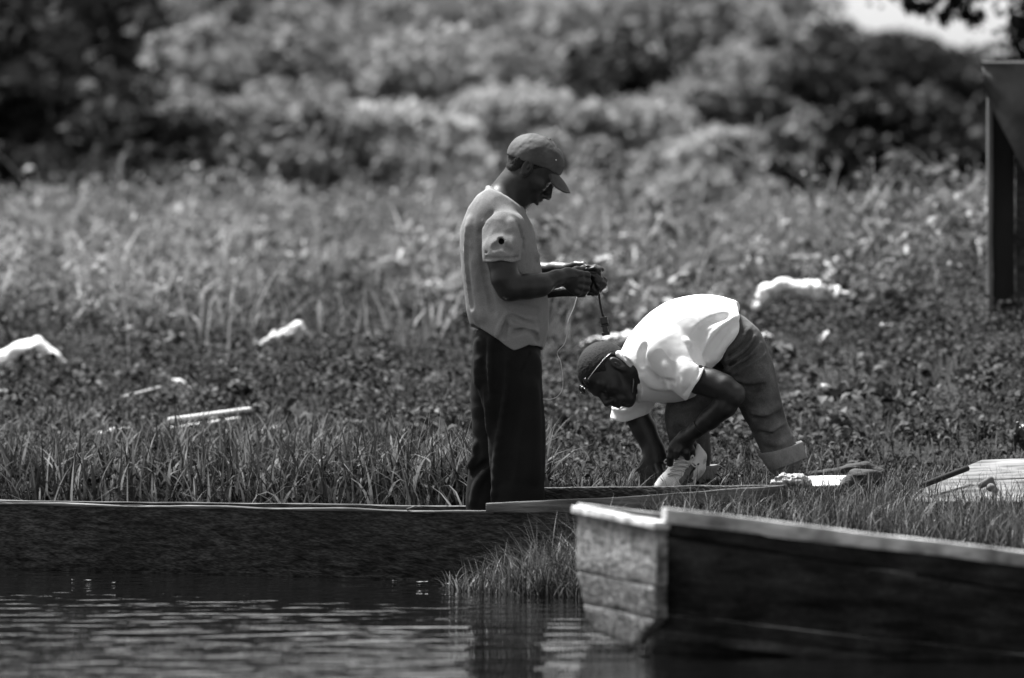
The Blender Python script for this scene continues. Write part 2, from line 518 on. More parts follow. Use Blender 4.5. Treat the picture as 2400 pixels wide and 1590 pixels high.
# ------------------------------------------------------------------ grass, weeds, leaves
def blades_mesh(name, roots, h, w, bend, segs=4, seed=1, twist=.6, var=None):
    r = np.random.default_rng(seed); n = len(roots)
    h = np.broadcast_to(h, n); w = np.broadcast_to(w, n); bend = np.broadcast_to(bend, n)
    ph = r.uniform(0, 2 * np.pi, n); tw = ph + np.pi / 2 + r.uniform(-twist, twist, n)
    D = np.stack([np.cos(ph), np.sin(ph), 0 * ph], 1); S = np.stack([np.cos(tw), np.sin(tw), 0 * tw], 1)
    t = np.linspace(0, 1, segs + 1)
    V = np.zeros((n, segs + 1, 2, 3), np.float32)
    kink = r.uniform(.0, .25, n)
    for i, u in enumerate(t):
        out = bend * (u ** 2 * .9 + kink * u); up = np.sqrt(np.maximum(u ** 2 - (out * .75) ** 2, (u * .15) ** 2)) - .30 * np.maximum(bend - .55, 0) * u ** 3
        c = roots + D * (h * out)[:, None] + np.array([0, 0, 1.0]) * (h * up)[:, None]
        ww = (w * .5 * max(1 - u ** 1.6, .03))[:, None] * (.75 + .25 * min(1, u * 4))
        V[:, i, 0] = c - S * ww; V[:, i, 1] = c + S * ww
    b = (np.arange(n) * (segs + 1) * 2)[:, None]
    q = np.concatenate([b + np.array([[2 * i, 2 * i + 1, 2 * i + 3, 2 * i + 2]]) for i in range(segs)])
    v = r.uniform(0, 1, n) ** 3 if var is None else var
    return np_mesh(name, V.reshape(-1, 3), q, attrs={'var': np.repeat(v, (segs + 1) * 2)})

def leaves_mesh(name, c, size, seed=2, up=.6, aspect=.5, var=None, fold_=.18, simple=False):
    """one folded leaf (two quads) per centre"""
    r = np.random.default_rng(seed); n = len(c); size = np.broadcast_to(size, n)[:, None]
    nrm = r.normal(size=(n, 3)); nrm[:, 2] = np.abs(nrm[:, 2]) + up; nrm /= np.linalg.norm(nrm, axis=1)[:, None]
    a = r.normal(size=(n, 3)); a -= nrm * (a * nrm).sum(1)[:, None]; a /= np.linalg.norm(a, axis=1)[:, None]
    s = np.cross(nrm, a)
    asp = aspect * r.uniform(.7, 1.3, (n, 1))
    f = nrm * size * fold_; w_ = s * size * asp
    if simple:                                       # far leaves: one folded quad each
        P = np.stack([c - a * size * .48, c + w_ * .55 + f, c + a * size * .48, c - w_ * .55 + f], 1)
        b = (np.arange(n) * 4)[:, None]
        v = r.uniform(0, 1, n) ** 3 if var is None else var
        return np_mesh(name, P.reshape(-1, 3), None, np.concatenate([b + np.array([[0, 1, 2]]), b + np.array([[0, 2, 3]])]), smooth=False, attrs={'var': np.repeat(v, 4)})
    P = np.stack([c - a * size * .5, c - a * size * .16 + w_ * .48 + f, c + a * size * .2 + w_ * .40 + f * .8, c + a * size * .5 - nrm * size * .12, c + a * size * .2 - w_ * .40 + f * .8, c - a * size * .16 - w_ * .48 + f, c], 1)
    b = (np.arange(n) * 7)[:, None]
    tri = np.concatenate([b + np.array([[k, (k + 1) % 6, 6]]) for k in range(6)])
    v = r.uniform(0, 1, n) ** 3 if var is None else var
    return np_mesh(name, P.reshape(-1, 3), None, tri, smooth=False, attrs={'var': np.repeat(v, 7)})

# open patches in front of the litter: photo columns a..b, foot row, depth cleared
CLEAR = [(1750, 2000, 752, 2.6), (-150, 180, 885, 1.2), (590, 740, 850, 1.2), (1340, 1500, 830, 1.6), (400, 450, 914, .5), (885, 965, 980, .6), (390, 590, 1042, .45), (200, 320, 1036, .4), (615, 700, 1040, .3), (1915, 1950, 812, .9), (2180, 2210, 690, 2.0)]

def scatter(n, px, d, seed, clump=0, power=1.0, clear=False):
    r = np.random.default_rng(seed)
    m = int(n * 2.5)
    dd = d[0] + (d[1] - d[0]) * r.uniform(0, 1, m) ** power
    x = (r.uniform(px[0], px[1], m) - 1200) * dd / F_PX
    z = ground_z(x, dd)
    keep = z > -.03
    if clump:
        k = fbm(np.stack([x * clump, dd * clump * .7, 0 * x], 1), 2, seed) + r.uniform(-.6, .6, m)
        keep &= k > 0
    keep &= ~in_canoe(x, dd)
    ppx = x / dd * F_PX + 1200
    for (a, b, py, dep) in (CLEAR if clear else []):
        gd = gp((a + b) / 2, py).y
        keep &= ~((ppx > a) & (ppx < b) & (dd > gd - dep) & (dd < gd + .5))
    P = np.stack([x, dd, z], 1)[keep][:n]
    return P

def in_canoe(x, y):
    s = (x + .23) * .9 - (y - 23.78) * .436; o = (x + .23) * .436 + (y - 23.78) * .9
    return (s < 1.3) & (s > -6) & (o > -.06) & (o < np.interp(s, [-2.6, -1.9, -.9, 0, 1, 1.3], [.2, .3, .46, .54, .5, .4]))

def make_vegetation():
    Mb = mat_leaf('grass_blade', .016, .2, .40, .55, .2)
    Mt = mat_leaf('thin_grass', .016, .2, .38, .5, .25)
    Mw = mat_leaf('weed_leaf', .008, .19, .4, .6, .15)
    Mu = mat_leaf('upper_weed_leaf', .08, .36, .45, .45, .4)
    Md = mat_leaf('dry_grass', .12, .30, .35, .7, .2)
    r = np.random.default_rng(5)
    def stuff(name, me, m, label, cat):
        o = link(name, me, m); tag(o, label, cat, kind='stuff'); return o
    # broad grass along the bank behind the canoe
    P = scatter(13000, (-300, 1285), (24.4, 29), 31, power=1.7)
    hh = r.uniform(.05, .25, len(P)) * (1 + .45 * fbm(P * 1.6, 2, 4)) * np.clip(1.15 - (P[:, 1] - 24.6) / 5.0, .25, 1.15)
    stuff('grass', blades_mesh('broad_grass', P, hh, r.uniform(.004, .018, len(P)), r.uniform(.1, 1.15, len(P)), 5, 41), Mb, 'broad bladed bank grass growing behind the dugout canoe', 'grass')
    # fine grass in front of and around the bow of the canoe
    P = scatter(15000, (1440, 2900), (21.4, 24.4), 32)
    ppx = P[:, 0] / P[:, 1] * F_PX + 1200
    P = P[~((ppx > 1480) & (ppx < 1720) & (P[:, 1] > 23.7) & (r.uniform(0, 1, len(P)) < .85))]
    stuff('grass', blades_mesh('fine_grass', P, r.uniform(.05, .17, len(P)), r.uniform(.003, .0065, len(P)), r.uniform(.1, .9, len(P)), 4, 42), Mt, 'fine grass between the plank boat and the bending man', 'grass')
    # tuft growing out of the water
    n = 1300
    x = -.24 + .56 * r.uniform(0, 1, n) ** .75; y = np.interp(x, _SHX, _SHY) + np.abs(r.normal(0, .22, n)) - .06
    z = np.maximum(ground_z(x, y), -.03); k = (z > -.2) & ~in_canoe(x, y)
    P = np.stack([x, y, z], 1)[k]; m = len(P)
    hh = r.uniform(.06, .24, m) * np.clip(.45 + (P[:, 0] + .22) * 2.4, .45, 1.35)
    stuff('grass', blades_mesh('water_grass', P, hh, r.uniform(.003, .007, m), r.uniform(.2, 1.0, m), 5, 43), Mt, 'tuft of pale grass at the water edge between canoe and plank boat', 'grass')
    # ground cover on the slope
    P = scatter(62000, (-250, 2650), (24.6, 34.5), 33, clump=2.2)
    P[:, 2] += r.uniform(0, 1, len(P)) * (.05 + .11 * np.clip((P[:, 1] - 26) / 4, 0, 1)) * (1 + np.clip(fbm(P * 1.7, 2, 3), -.5, 1))
    stuff('weeds', leaves_mesh('clover_cover', P, r.uniform(.011, .034, len(P)), 44, up=.2), Mw, 'low leafy ground cover over the lower slope of the bank', 'ground cover')
    P = scatter(19000, (-300, 2700), (24.6, 34), 34, power=1.3)
    stuff('grass', blades_mesh('slope_grass', P, r.uniform(.04, .13, len(P)), r.uniform(.004, .009, len(P)), r.uniform(.3, 1.1, len(P)), 3, 45), Mw, 'short grass mixed with weeds over the lower slope of the bank', 'grass')
    # broad-leaved weed mounds breaking up the slope
    base = scatter(330, (-250, 2650), (26.5, 36), 39)
    cs, sz = [], []
    for b in base:
        k = int(r.integers(25, 80)); R_ = r.uniform(.06, .2); H = R_ * r.uniform(.5, 1.1)
        a = r.uniform(0, 6.283, k); q = R_ * r.uniform(0, 1, k) ** .6
        cs.append(b + np.stack([np.cos(a) * q, np.sin(a) * q, H * np.sqrt(np.maximum(1 - (q / R_) ** 2, 0)) * r.uniform(.6, 1.05, k)], 1)); sz.append(np.full(k, r.uniform(.022, .06)) * r.uniform(.7, 1.3, k))
    P = np.concatenate(cs)
    stuff('weeds', leaves_mesh('weed_mounds', P, np.concatenate(sz), 49, up=.5, aspect=.7), Mw, 'mounds of broad-leaved weeds scattered over the slope', 'weeds')
    # taller weeds on the upper bank
    base = scatter(2300, (-300, 2700), (32, 47), 35, clump=.7, clear=True)
    pn = fbm(base * .55, 2, 8)
    cs, sz, vr = [], [], []
    for b, q in zip(base, pn):
        k = int(r.integers(10, 50)); H = r.uniform(.08, .34) * (1 + .9 * max(q, -.5))
        t = r.uniform(.1, 1, k); sp = r.uniform(.04, .12)
        cs.append(b + np.stack([r.normal(0, sp, k), r.normal(0, sp, k), t * H], 1)); sz.append(r.uniform(.025, .1) * r.uniform(.6, 1.3, k)); vr.append(np.clip(r.uniform(0, 1) ** 1.6 * .8 + .25 * r.uniform(0, 1, k) ** 3, 0, 1))
    P = np.concatenate(cs)
    stuff('weeds', leaves_mesh('tall_weeds', P, np.concatenate(sz), 46, up=.3, var=np.concatenate(vr), simple=True), Mu, 'tall leafy weeds covering the upper bank', 'weeds')
    P = scatter(2600, (-300, 2700), (32, 46), 36, clump=.8, clear=True)
    stuff('grass', blades_mesh('tall_grass', P, r.uniform(.15, .6, len(P)), r.uniform(.008, .024, len(P)), r.uniform(.5, 1.25, len(P)), 5, 47), Mu, 'long arching grass standing along the top of the bank', 'grass')
    P = scatter(500, (-300, 2700), (31, 44), 37, clump=.8, clear=True)
    stuff('grass', blades_mesh('dry_grass', P, r.uniform(.15, .8, len(P)), r.uniform(.006, .014, len(P)), r.uniform(.1, .9, len(P)), 4, 48), Md, 'dry pale grass stems scattered over the upper bank', 'grass')
    return Mw

# ------------------------------------------------------------------ trees and bushes behind
def crown_mesh(name, seed, R, n_clump, leaves, leaf, clump_r):
    r = np.random.default_rng(seed)
    cs = []
    u = r.normal(size=(n_clump, 3)); u /= np.linalg.norm(u, axis=1)[:, None]
    rad = r.uniform(.45, 1.0, n_clump) ** .5
    lob = 1 + .28 * vnoise(u * 2.2, seed)
    C = u * np.array(R) * (rad * lob)[:, None]
    C = C[C[:, 2] > -R[2] * .75]
    for c in C:
        k = leaves
        d = r.normal(size=(k, 3)); d /= np.linalg.norm(d, axis=1)[:, None]
        cr = clump_r * r.uniform(.6, 1.3)
        cs.append(c + d * (cr * r.uniform(.25, 1, k) ** .6)[:, None] * np.array([1.15, 1.15, .75]))
    P = np.concatenate(cs)
    v = np.clip(np.repeat(r.uniform(0, 1, len(C)) ** 1.2, leaves) * .88 + .12 * r.uniform(0, 1, len(P)), 0, 1)
    return leaves_mesh(name, P, r.uniform(.6, 1.3, len(P)) * leaf, seed + 1, up=.35, aspect=.7, var=v, simple=True)

def trunk_mesh(name, seed, height, r0, spread):
    r = np.random.default_rng(seed)
    V, Q, T = [], [], []
    def add(P, rr, n=7):
        me = tube_mesh('t', P, 1.0, n, rr)
        off = sum(len(a) for a in V)
        a = np.zeros(len(me.vertices) * 3); me.vertices.foreach_get('co', a); V.append(a.reshape(-1, 3))
        for p in me.polygons: (Q if len(p.vertices) == 4 else T).append([i + off for i in p.vertices])
        bpy.data.meshes.remove(me)
    P = spline([(0, 0, -.3), (r.normal(0, .06), r.normal(0, .06), height * .4), (r.normal(0, .15), r.normal(0, .15), height * .75), (r.normal(0, .2), r.normal(0, .2), height * 1.1)], 9)
    add(P, np.linspace(r0, r0 * .3, 9))
    for k in range(6):
        t = r.uniform(.45, .95); b = P[int(t * 8)]
        a = r.uniform(0, 6.28); l = spread * r.uniform(.5, .9)
        e = b + np.array([math.cos(a) * l, math.sin(a) * l, l * r.uniform(.3, .9)])
        add(spline([b, (b + e) / 2 + r.normal(0, .1, 3), e], 6), np.linspace(r0 * .45, r0 * .1, 6), 5)
    return np_mesh(name, np.concatenate(V), Q, T)

def make_trees():
    Mp = mat_leaf('pale_bush_leaf', .22, .40, .3, .7, .12)  # paleness stands in for haze over the middle of the hill
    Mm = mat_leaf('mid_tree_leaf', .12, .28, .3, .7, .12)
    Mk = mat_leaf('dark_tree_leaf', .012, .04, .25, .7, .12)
    Mbark = mat('bark', .03, .08, (14, 14, 4), rough=.95, spec=.1, bump=.8, bscale=(40, 40, 10), bdist=.02)
    crowns = [crown_mesh('crown', 100 + i, R, nc, lv, lf, cr) for i, (R, nc, lv, lf, cr) in enumerate([
        ((1.7, 1.7, 1.4), 64, 150, .20, .50), ((2.1, 2.1, 1.3), 74, 150, .21, .55), ((1.4, 1.4, 1.7), 60, 150, .19, .48),
        ((.9, .9, .75), 38, 140, .13, .30), ((1.2, 1.2, .8), 48, 140, .14, .34), ((2.4, 2.4, 2.0), 86, 150, .24, .65)])]
    def crown_of(i, m):
        me = crowns[i].copy(); me.materials.clear(); me.materials.append(m); return me
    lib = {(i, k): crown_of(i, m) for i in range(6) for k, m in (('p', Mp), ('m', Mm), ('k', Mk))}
    tr = [trunk_mesh('trunk', 200 + i, h, r0, s) for i, (h, r0, s) in enumerate([(2.2, .13, 1.2), (.8, .05, .6)])]
    for t in tr: t.materials.append(Mbark)
    r = np.random.default_rng(77)
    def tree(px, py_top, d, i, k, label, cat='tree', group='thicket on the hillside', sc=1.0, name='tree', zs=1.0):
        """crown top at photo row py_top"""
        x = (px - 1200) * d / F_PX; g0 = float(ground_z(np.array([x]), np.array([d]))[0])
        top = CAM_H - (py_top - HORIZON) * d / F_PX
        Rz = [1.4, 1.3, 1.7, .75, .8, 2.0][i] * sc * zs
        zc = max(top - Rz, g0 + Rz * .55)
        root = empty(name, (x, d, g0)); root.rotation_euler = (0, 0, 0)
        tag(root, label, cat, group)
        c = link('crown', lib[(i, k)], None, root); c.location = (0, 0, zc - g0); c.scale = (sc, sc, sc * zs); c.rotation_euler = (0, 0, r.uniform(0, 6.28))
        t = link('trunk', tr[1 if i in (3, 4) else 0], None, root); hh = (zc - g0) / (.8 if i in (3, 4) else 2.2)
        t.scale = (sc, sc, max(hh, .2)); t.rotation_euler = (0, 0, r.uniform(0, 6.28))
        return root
    tone = {'p': 'pale', 'm': 'mid-grey', 'k': 'dark'}
    # back wall of the wood, dark
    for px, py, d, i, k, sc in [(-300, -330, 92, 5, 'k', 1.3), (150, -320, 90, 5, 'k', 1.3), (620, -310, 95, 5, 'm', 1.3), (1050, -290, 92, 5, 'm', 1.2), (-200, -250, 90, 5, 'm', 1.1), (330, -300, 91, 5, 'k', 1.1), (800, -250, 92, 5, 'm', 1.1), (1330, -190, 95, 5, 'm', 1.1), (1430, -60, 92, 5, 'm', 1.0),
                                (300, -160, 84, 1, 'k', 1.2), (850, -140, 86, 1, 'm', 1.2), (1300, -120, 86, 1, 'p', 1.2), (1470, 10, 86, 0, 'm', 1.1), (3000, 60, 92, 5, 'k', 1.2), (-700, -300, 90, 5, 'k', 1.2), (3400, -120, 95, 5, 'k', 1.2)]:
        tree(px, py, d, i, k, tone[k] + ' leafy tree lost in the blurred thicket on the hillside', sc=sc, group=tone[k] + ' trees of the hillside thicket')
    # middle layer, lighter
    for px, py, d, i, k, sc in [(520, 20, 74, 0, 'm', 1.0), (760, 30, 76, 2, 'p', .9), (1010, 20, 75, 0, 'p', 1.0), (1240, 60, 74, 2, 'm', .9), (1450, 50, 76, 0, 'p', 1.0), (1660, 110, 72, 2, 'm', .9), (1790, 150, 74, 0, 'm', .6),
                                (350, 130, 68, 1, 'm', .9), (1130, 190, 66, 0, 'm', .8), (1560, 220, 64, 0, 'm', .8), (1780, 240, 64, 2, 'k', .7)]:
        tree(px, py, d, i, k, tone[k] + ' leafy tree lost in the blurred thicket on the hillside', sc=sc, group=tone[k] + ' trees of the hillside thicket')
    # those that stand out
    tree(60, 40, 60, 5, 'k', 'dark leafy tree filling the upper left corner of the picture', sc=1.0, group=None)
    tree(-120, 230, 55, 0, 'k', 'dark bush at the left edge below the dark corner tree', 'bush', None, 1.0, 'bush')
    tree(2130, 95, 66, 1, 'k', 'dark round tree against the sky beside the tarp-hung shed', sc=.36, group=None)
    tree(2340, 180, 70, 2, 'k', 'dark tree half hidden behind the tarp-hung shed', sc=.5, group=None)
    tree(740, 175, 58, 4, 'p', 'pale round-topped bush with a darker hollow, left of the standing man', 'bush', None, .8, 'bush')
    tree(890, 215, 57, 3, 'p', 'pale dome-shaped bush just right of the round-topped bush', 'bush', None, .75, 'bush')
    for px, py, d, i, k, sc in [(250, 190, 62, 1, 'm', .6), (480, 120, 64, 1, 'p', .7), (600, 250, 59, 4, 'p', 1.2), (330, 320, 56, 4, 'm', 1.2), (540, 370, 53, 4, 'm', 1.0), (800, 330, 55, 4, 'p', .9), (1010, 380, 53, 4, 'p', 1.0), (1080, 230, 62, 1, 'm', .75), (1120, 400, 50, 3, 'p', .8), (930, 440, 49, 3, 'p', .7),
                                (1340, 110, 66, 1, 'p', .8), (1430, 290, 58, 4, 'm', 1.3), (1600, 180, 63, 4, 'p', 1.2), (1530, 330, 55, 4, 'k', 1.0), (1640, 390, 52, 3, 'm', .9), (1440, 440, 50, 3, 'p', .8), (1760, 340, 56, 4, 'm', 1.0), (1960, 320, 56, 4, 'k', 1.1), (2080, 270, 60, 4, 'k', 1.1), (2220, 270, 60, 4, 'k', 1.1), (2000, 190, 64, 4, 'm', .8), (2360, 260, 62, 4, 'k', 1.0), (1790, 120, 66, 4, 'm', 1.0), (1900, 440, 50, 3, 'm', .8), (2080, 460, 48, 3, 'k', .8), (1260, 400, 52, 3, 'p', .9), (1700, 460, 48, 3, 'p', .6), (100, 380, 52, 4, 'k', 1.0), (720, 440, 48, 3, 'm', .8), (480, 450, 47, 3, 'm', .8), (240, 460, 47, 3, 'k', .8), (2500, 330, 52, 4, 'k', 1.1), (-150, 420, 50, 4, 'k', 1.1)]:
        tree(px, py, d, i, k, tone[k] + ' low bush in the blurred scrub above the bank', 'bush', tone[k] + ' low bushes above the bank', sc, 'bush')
    # overhanging tree outside the frame: its leafy twigs hang into the top right corner
    x, d = 3.55, 40.0
    root = empty('tree', (x, d, float(ground_z(np.array([x]), np.array([d]))[0])))
    tag(root, 'overhanging tree whose dark leafy twigs droop into the top right sky', 'tree')
    t = link('trunk', trunk_mesh('trunk', 260, 3.4, .14, 1.2), Mbark, root)
    ctr = []
    rr = np.random.default_rng(9)
    tw = []
    for (px, py, rad, k) in [(2135, 8, .055, 60), (2165, 25, .04, 40), (2200, -10, .09, 90), (2240, 5, .07, 70), (2262, 35, .035, 40), (2285, 48, .035, 40), (2210, 45, .03, 30), (2270, -30, .10, 90), (2100, -60, .14, 120), (2330, -90, .2, 200), (2390, 60, .07, 80), (2400, 110, .08, 90), (2420, 20, .12, 120), (2385, 165, .05, 60), (2450, 150, .12, 120), (2480, -60, .3, 300), (2560, 60, .3, 300), (2240, -180, .3, 300), (2420, -250, .4, 400), (2650, -150, .45, 400)]:
        c = at(px, py, d) - root.location
        ctr.append(np.array(c) + rr.normal(0, rad * .6, (k, 3)))
        tw.append(np.array(c))
    P = np.concatenate(ctr)
    link('crown', leaves_mesh('crown', P, rr.uniform(.04, .09, len(P)), 12, up=.1, aspect=.45), Mk, root)
    for c in tw:
        b = np.array((.1, 0, 2.9)) + rr.normal(0, .1, 3)
        link('twig', tube_mesh('twig', spline([b, (b + c) / 2 + np.array((0, 0, .22)), c + np.array((0, 0, .03))], 8), .012, 5, np.linspace(1.6, .3, 8)), Mbark, root)

# ------------------------------------------------------------------ people
def _surf(S, px, py, frac=None):
    i = int(round((px - S.lo[0]) / S.h)); k = int(round((py - S.lo[2]) / S.h))
    col = S.f[i, :, k]
    j = np.argmax(col < 0)
    return S.lo[1] + S.h * j if (col < 0).any() else None

def fold(S, pts, r=5.0, h=2.0, k=6.0, op='+', n=14, taper=True):
    """a ridge (or groove) lying on the camera-side surface through picture points"""
    P = spline([(a, b, 0) for a, b in pts], n)
    out = []
    for q, (x, y, _) in enumerate(P):
        d = _surf(S, x, y)
        if d is None: continue
        t = q / (n - 1)
        w = (math.sin(math.pi * min(max(t, .04), .96)) ** .5) if taper else 1
        hh = h * w
        out.append((x, d + r - hh if op == '+' else d - r + hh, y, r))
    if len(out) > 1: S.chain(out, k=k, op=op)

M_SKIN = mat('dark_skin', .013, .027, (30, 30, 30), rough=.42, spec=.42, bump=.15, bscale=(160, 160, 160), bdist=.002, rrange=(.34, .55))
M_HAIR = mat('black_cropped_hair', .008, .022, (260, 260, 260), rough=.8, spec=.25, bump=.6, bscale=(420, 420, 420), bdist=.003)
M_TEE = mat('faded_grey_jersey', .22, .31, (9, 9, 9), rough=.92, spec=.1, bump=.35, bscale=(420, 420, 420), bdist=.002, crease=.22, cscale=9, layers=[((300, 300, 300), .82, 1, (.35, .6))])
M_TROUSER = mat('charcoal_suiting', .008, .014, (6, 6, 6), rough=.85, spec=.15, bump=.3, bscale=(600, 600, 600), bdist=.001, crease=.25, cscale=6)
M_WHITE = mat('white_cotton', .80, .86, (7, 7, 7), rough=.9, spec=.1, bump=.2, bscale=(500, 500, 500), bdist=.001, crease=.28, cscale=8)
M_DENIM = mat('worn_denim', .10, .23, (10, 10, 6), rough=.88, spec=.15, bump=.5, bscale=(500, 500, 160), bdist=.002, crease=.45, cscale=14, layers=[((500, 500, 120), .6, 1, (.3, .65)), ((4.5, 4.5, 4.5), .4, 1.25, (.38, .62))])
M_DENIM_IN = mat('denim_reverse_side', .24, .34, (30, 30, 30), rough=.9, spec=.1, bump=.4, bscale=(450, 450, 450), bdist=.002, layers=[((500, 500, 90), .7, 1, (.3, .65))])
M_CAP = mat('sun_faded_cap_cloth', .05, .10, (16, 16, 16), rough=.72, spec=.3, bump=.3, bscale=(500, 500, 500), bdist=.001)
M_BLACK = mat('black_nylon', .008, .018, (40, 40, 40), rough=.45, spec=.5, bump=.6, bscale=(70, 70, 70), bdist=.006, rrange=(.25, .6))
M_PLASTIC = mat('black_plastic', .008, .012, (40, 40, 40), rough=.3, spec=.5)
M_STEEL = mat('bright_metal', .55, .7, (60, 60, 60), rough=.3, spec=.5)
M_STEEL.node_tree.nodes['Principled BSDF'].inputs['Metallic'].default_value = 1
M_SHOE = mat('scuffed_white_leather', .68, .85, (45, 45, 45), rough=.55, spec=.35, bump=.2, bscale=(200, 200, 200), bdist=.001)
M_SHOE_GREY = mat('shoe_grey_mesh', .10, .2, (120, 120, 120), rough=.7, spec=.3, bump=.5, bscale=(500, 500, 500), bdist=.002)
M_SHOE_DARK = mat('shoe_dark_panel', .02, .05, (60, 60, 60), rough=.6, spec=.3)
M_SOLE = mat('worn_rubber_sole', .4, .6, (30, 30, 30), rough=.7, spec=.3)
M_CORD = mat('pale_cord', .55, .7, (90, 90, 90), rough=.8, spec=.2)
M_EYE = mat('eye_white', .10, .14, (20, 20, 20), rough=.15, spec=.5)
M_LENS = mat('dark_lens', .006, .01, (20, 20, 20), rough=.06, spec=.6)

def eyes(fig, H):
    for q in (-1, 1):
        c = H.pt(.081, q * .032, -.004)
        S = Sculpt(c - 12, c + 12, 1.2)
        S.ell(c, .0115 * H.p, None, 0)
        fig.add('eye', S, M_EYE)

def hand_fingers(S, fingers, k=2.5):
    for ch in fingers: S.chain(ch, k=k)

# ---------------- standing man
def standing_man():
    fig = Figure('person', 24.0, (1190, 1411))
    tag(fig.root, 'standing man in cap, holey grey tee and wide dark trousers, looking down at his hands', 'person', 'two men at the dugout canoe')
    t = math.radians(42)
    F = (math.cos(t), 0, math.sin(t)); U = (math.sin(t), 0, -math.cos(t)); Lt = (0, 1, 0)
    H = Head((1241, 0, 396), F, Lt, U, 654)
    # body: one continuous surface
    S = Sculpt((1060, -190, 300), (1425, 190, 1425), 2.3)
    H.build(S)
    S.seg((1226, 0, 408), (1188, 0, 460), 40, 42, 22)                           # neck
    S.seg((1208, 0, 440), (1182, 0, 474), 36, 40, 20)
    S.seg((1222, -20, 440), (1212, -8, 480), 9, 7, 12)                          # neck tendon
    for a, b in [((1168, 0, 490, 40, 66), (1166, 0, 545, 60, 84)), ((1166, 0, 545, 60, 84), (1172, 0, 620, 66, 80)), ((1172, 0, 620, 66, 80), (1188, 0, 720, 66, 74)), ((1188, 0, 720, 66, 74), (1190, 0, 850, 56, 78))]:
        S.seg(a[:3], b[:3], a[3:], b[3:], 20)
    for q in (-1, 1):
        S.seg((1170, q * 20, 472), (1180, q * 90, 526), 26, 22, 20)
        c = 1212 if q < 0 else 1158
        S.seg((1192, q * 42, 850), (c, q * 46, 1085), 40, 32, 16)               # thigh
        S.seg((c, q * 46, 1085), (c - 4, q * 46, 1375), 34, 20, 10)             # shin
        S.ell((c + 34, q * 46, 1398), (76, 25, 13), None, 14)                   # foot
        S.ell((c - 6, q * 46, 1388), (26, 22, 22), None, 12)
    # near arm and hand (his right)
    def arm(q):
        if q < 0:
            pts = [(1180, -94, 534, 24), (1178, -116, 588, 29), (1178, -122, 612, 34), (1184, -130, 652, 32), (1194, -130, 674, 30), (1236, -122, 671, 28), (1264, -110, 667, 25.5), (1304, -84, 653, 19.5), (1328, -66, 647, 18)]
        else:
            pts = [(1180, 94, 534, 24), (1182, 116, 588, 29), (1186, 120, 610, 33), (1200, 124, 660, 30), (1240, 108, 648, 26), (1270, 92, 640, 24), (1302, 70, 633, 18), (1322, 58, 634, 17)]
        for a, b in zip(pts[:-1], pts[1:]): S.seg(a[:3], b[:3], a[3], b[3], 9)
    arm(-1); arm(1)
    S.ell((1250, -116, 672), (44, 22, 22), None, 12)                            # forearm muscle
    # near hand: back of the hand to the camera, fingers curling away round the pouch
    S.seg((1326, -64, 648), (1352, -58, 662), (22, 15), (31, 13), 10)
    fg = [(643, 645, 8.6), (658, 661, 9), (673, 676, 8.8), (686, 687, 7.6)]
    for i, (k0, k1, r) in enumerate(fg):
        x0 = 1354 + (3, 6, 4, -2)[i]; x1 = 1376 + (0, 1, -2, -9)[i]
        S.chain([(1338, -58, 652 + 7 * i, r), (x0, -60, k0, r + .6), (x1, -52, k1, r), (x1 + 1, -30, k1 + 3, r - .9), (x1 - 13, -16, k1 + 5, r - 1.6)], k=3)
    S.chain([(1334, -58, 640, 11), (1352, -40, 634, 10), (1370, -24, 633, 9), (1384, -16, 636, 7)], k=4)   # thumb
    for i in range(4): S.ell((1357 + (3, 6, 4, -2)[i], -66, fg[i][0]), (6, 5, 6), None, 5)                 # knuckles
    S.seg((1290, -106, 648), (1350, -74, 648), 3, 2.5, 6)                                                 # tendon
    # far hand: seen over the near one
    S.seg((1320, 56, 634), (1344, 42, 640), (17, 16), (22, 17), 10)
    for i in range(4):
        S.chain([(1334, 50 - 4 * i, 628 + 9 * i, 8.5), (1360, 44 - 3 * i, 626 + 12 * i, 8.5), (1378, 26, 632 + 13 * i, 8), (1380, 8, 638 + 12 * i, 7.2), (1370, -4, 642 + 11 * i, 6.4)], k=3)
    S.chain([(1330, 42, 628, 10), (1350, 24, 622, 9.5), (1368, 12, 622, 8.5), (1380, 2, 628, 7)], k=4)
    fig.add('body', S, M_SKIN)
    eyes(fig, H)
    # cropped hair below the cap
    S = Sculpt((1150, -70, 300), (1330, 70, 460), 2.0)
    H.ell(S, (-.006, 0, .034), (.0995, .079, .086), 0)
    o = H.o; Rm = H.R
    def hz(X, Y, Z): return ((X - o[0]) * Rm[2, 0] + (Z - o[2]) * Rm[2, 2]) / 654
    def hx(X, Y, Z): return ((X - o[0]) * Rm[0, 0] + (Z - o[2]) * Rm[0, 2]) / 654
    S.cut(lambda X, Y, Z: -654 * (hz(X, Y, Z) + .060 + .30 * np.minimum(hx(X, Y, Z) + .045, 0)) + 0 * Y, 3)
    S.cut(lambda X, Y, Z: 654 * (hx(X, Y, Z) - .02 - .5 * np.maximum(hz(X, Y, Z), 0)) + 0 * Y, 3)
    S.seg((1222, 0, 378), (1212, 0, 394), (28, 50), (26, 42), 8)
    fig.add('hair', S, M_HAIR, disp=lambda P: .0012 * vnoise(P * 220, 3))
    # T-shirt
    S = Sculpt((1060, -190, 430), (1310, 190, 840), 2.3)
    rows = [(452, 1152, 1200, 44), (470, 1114, 1219, 84), (489, 1099, 1228, 104), (526, 1084, 1242, 110), (561, 1081, 1250, 108), (600, 1083, 1258, 102), (640, 1087, 1266, 99), (698, 1094, 1279, 98), (735, 1101, 1284, 97), (770, 1114, 1281, 96), (800, 1122, 1272, 95), (835, 1128, 1266, 94)]
    rows = [tuple(r) for r in spline(rows, 34)]
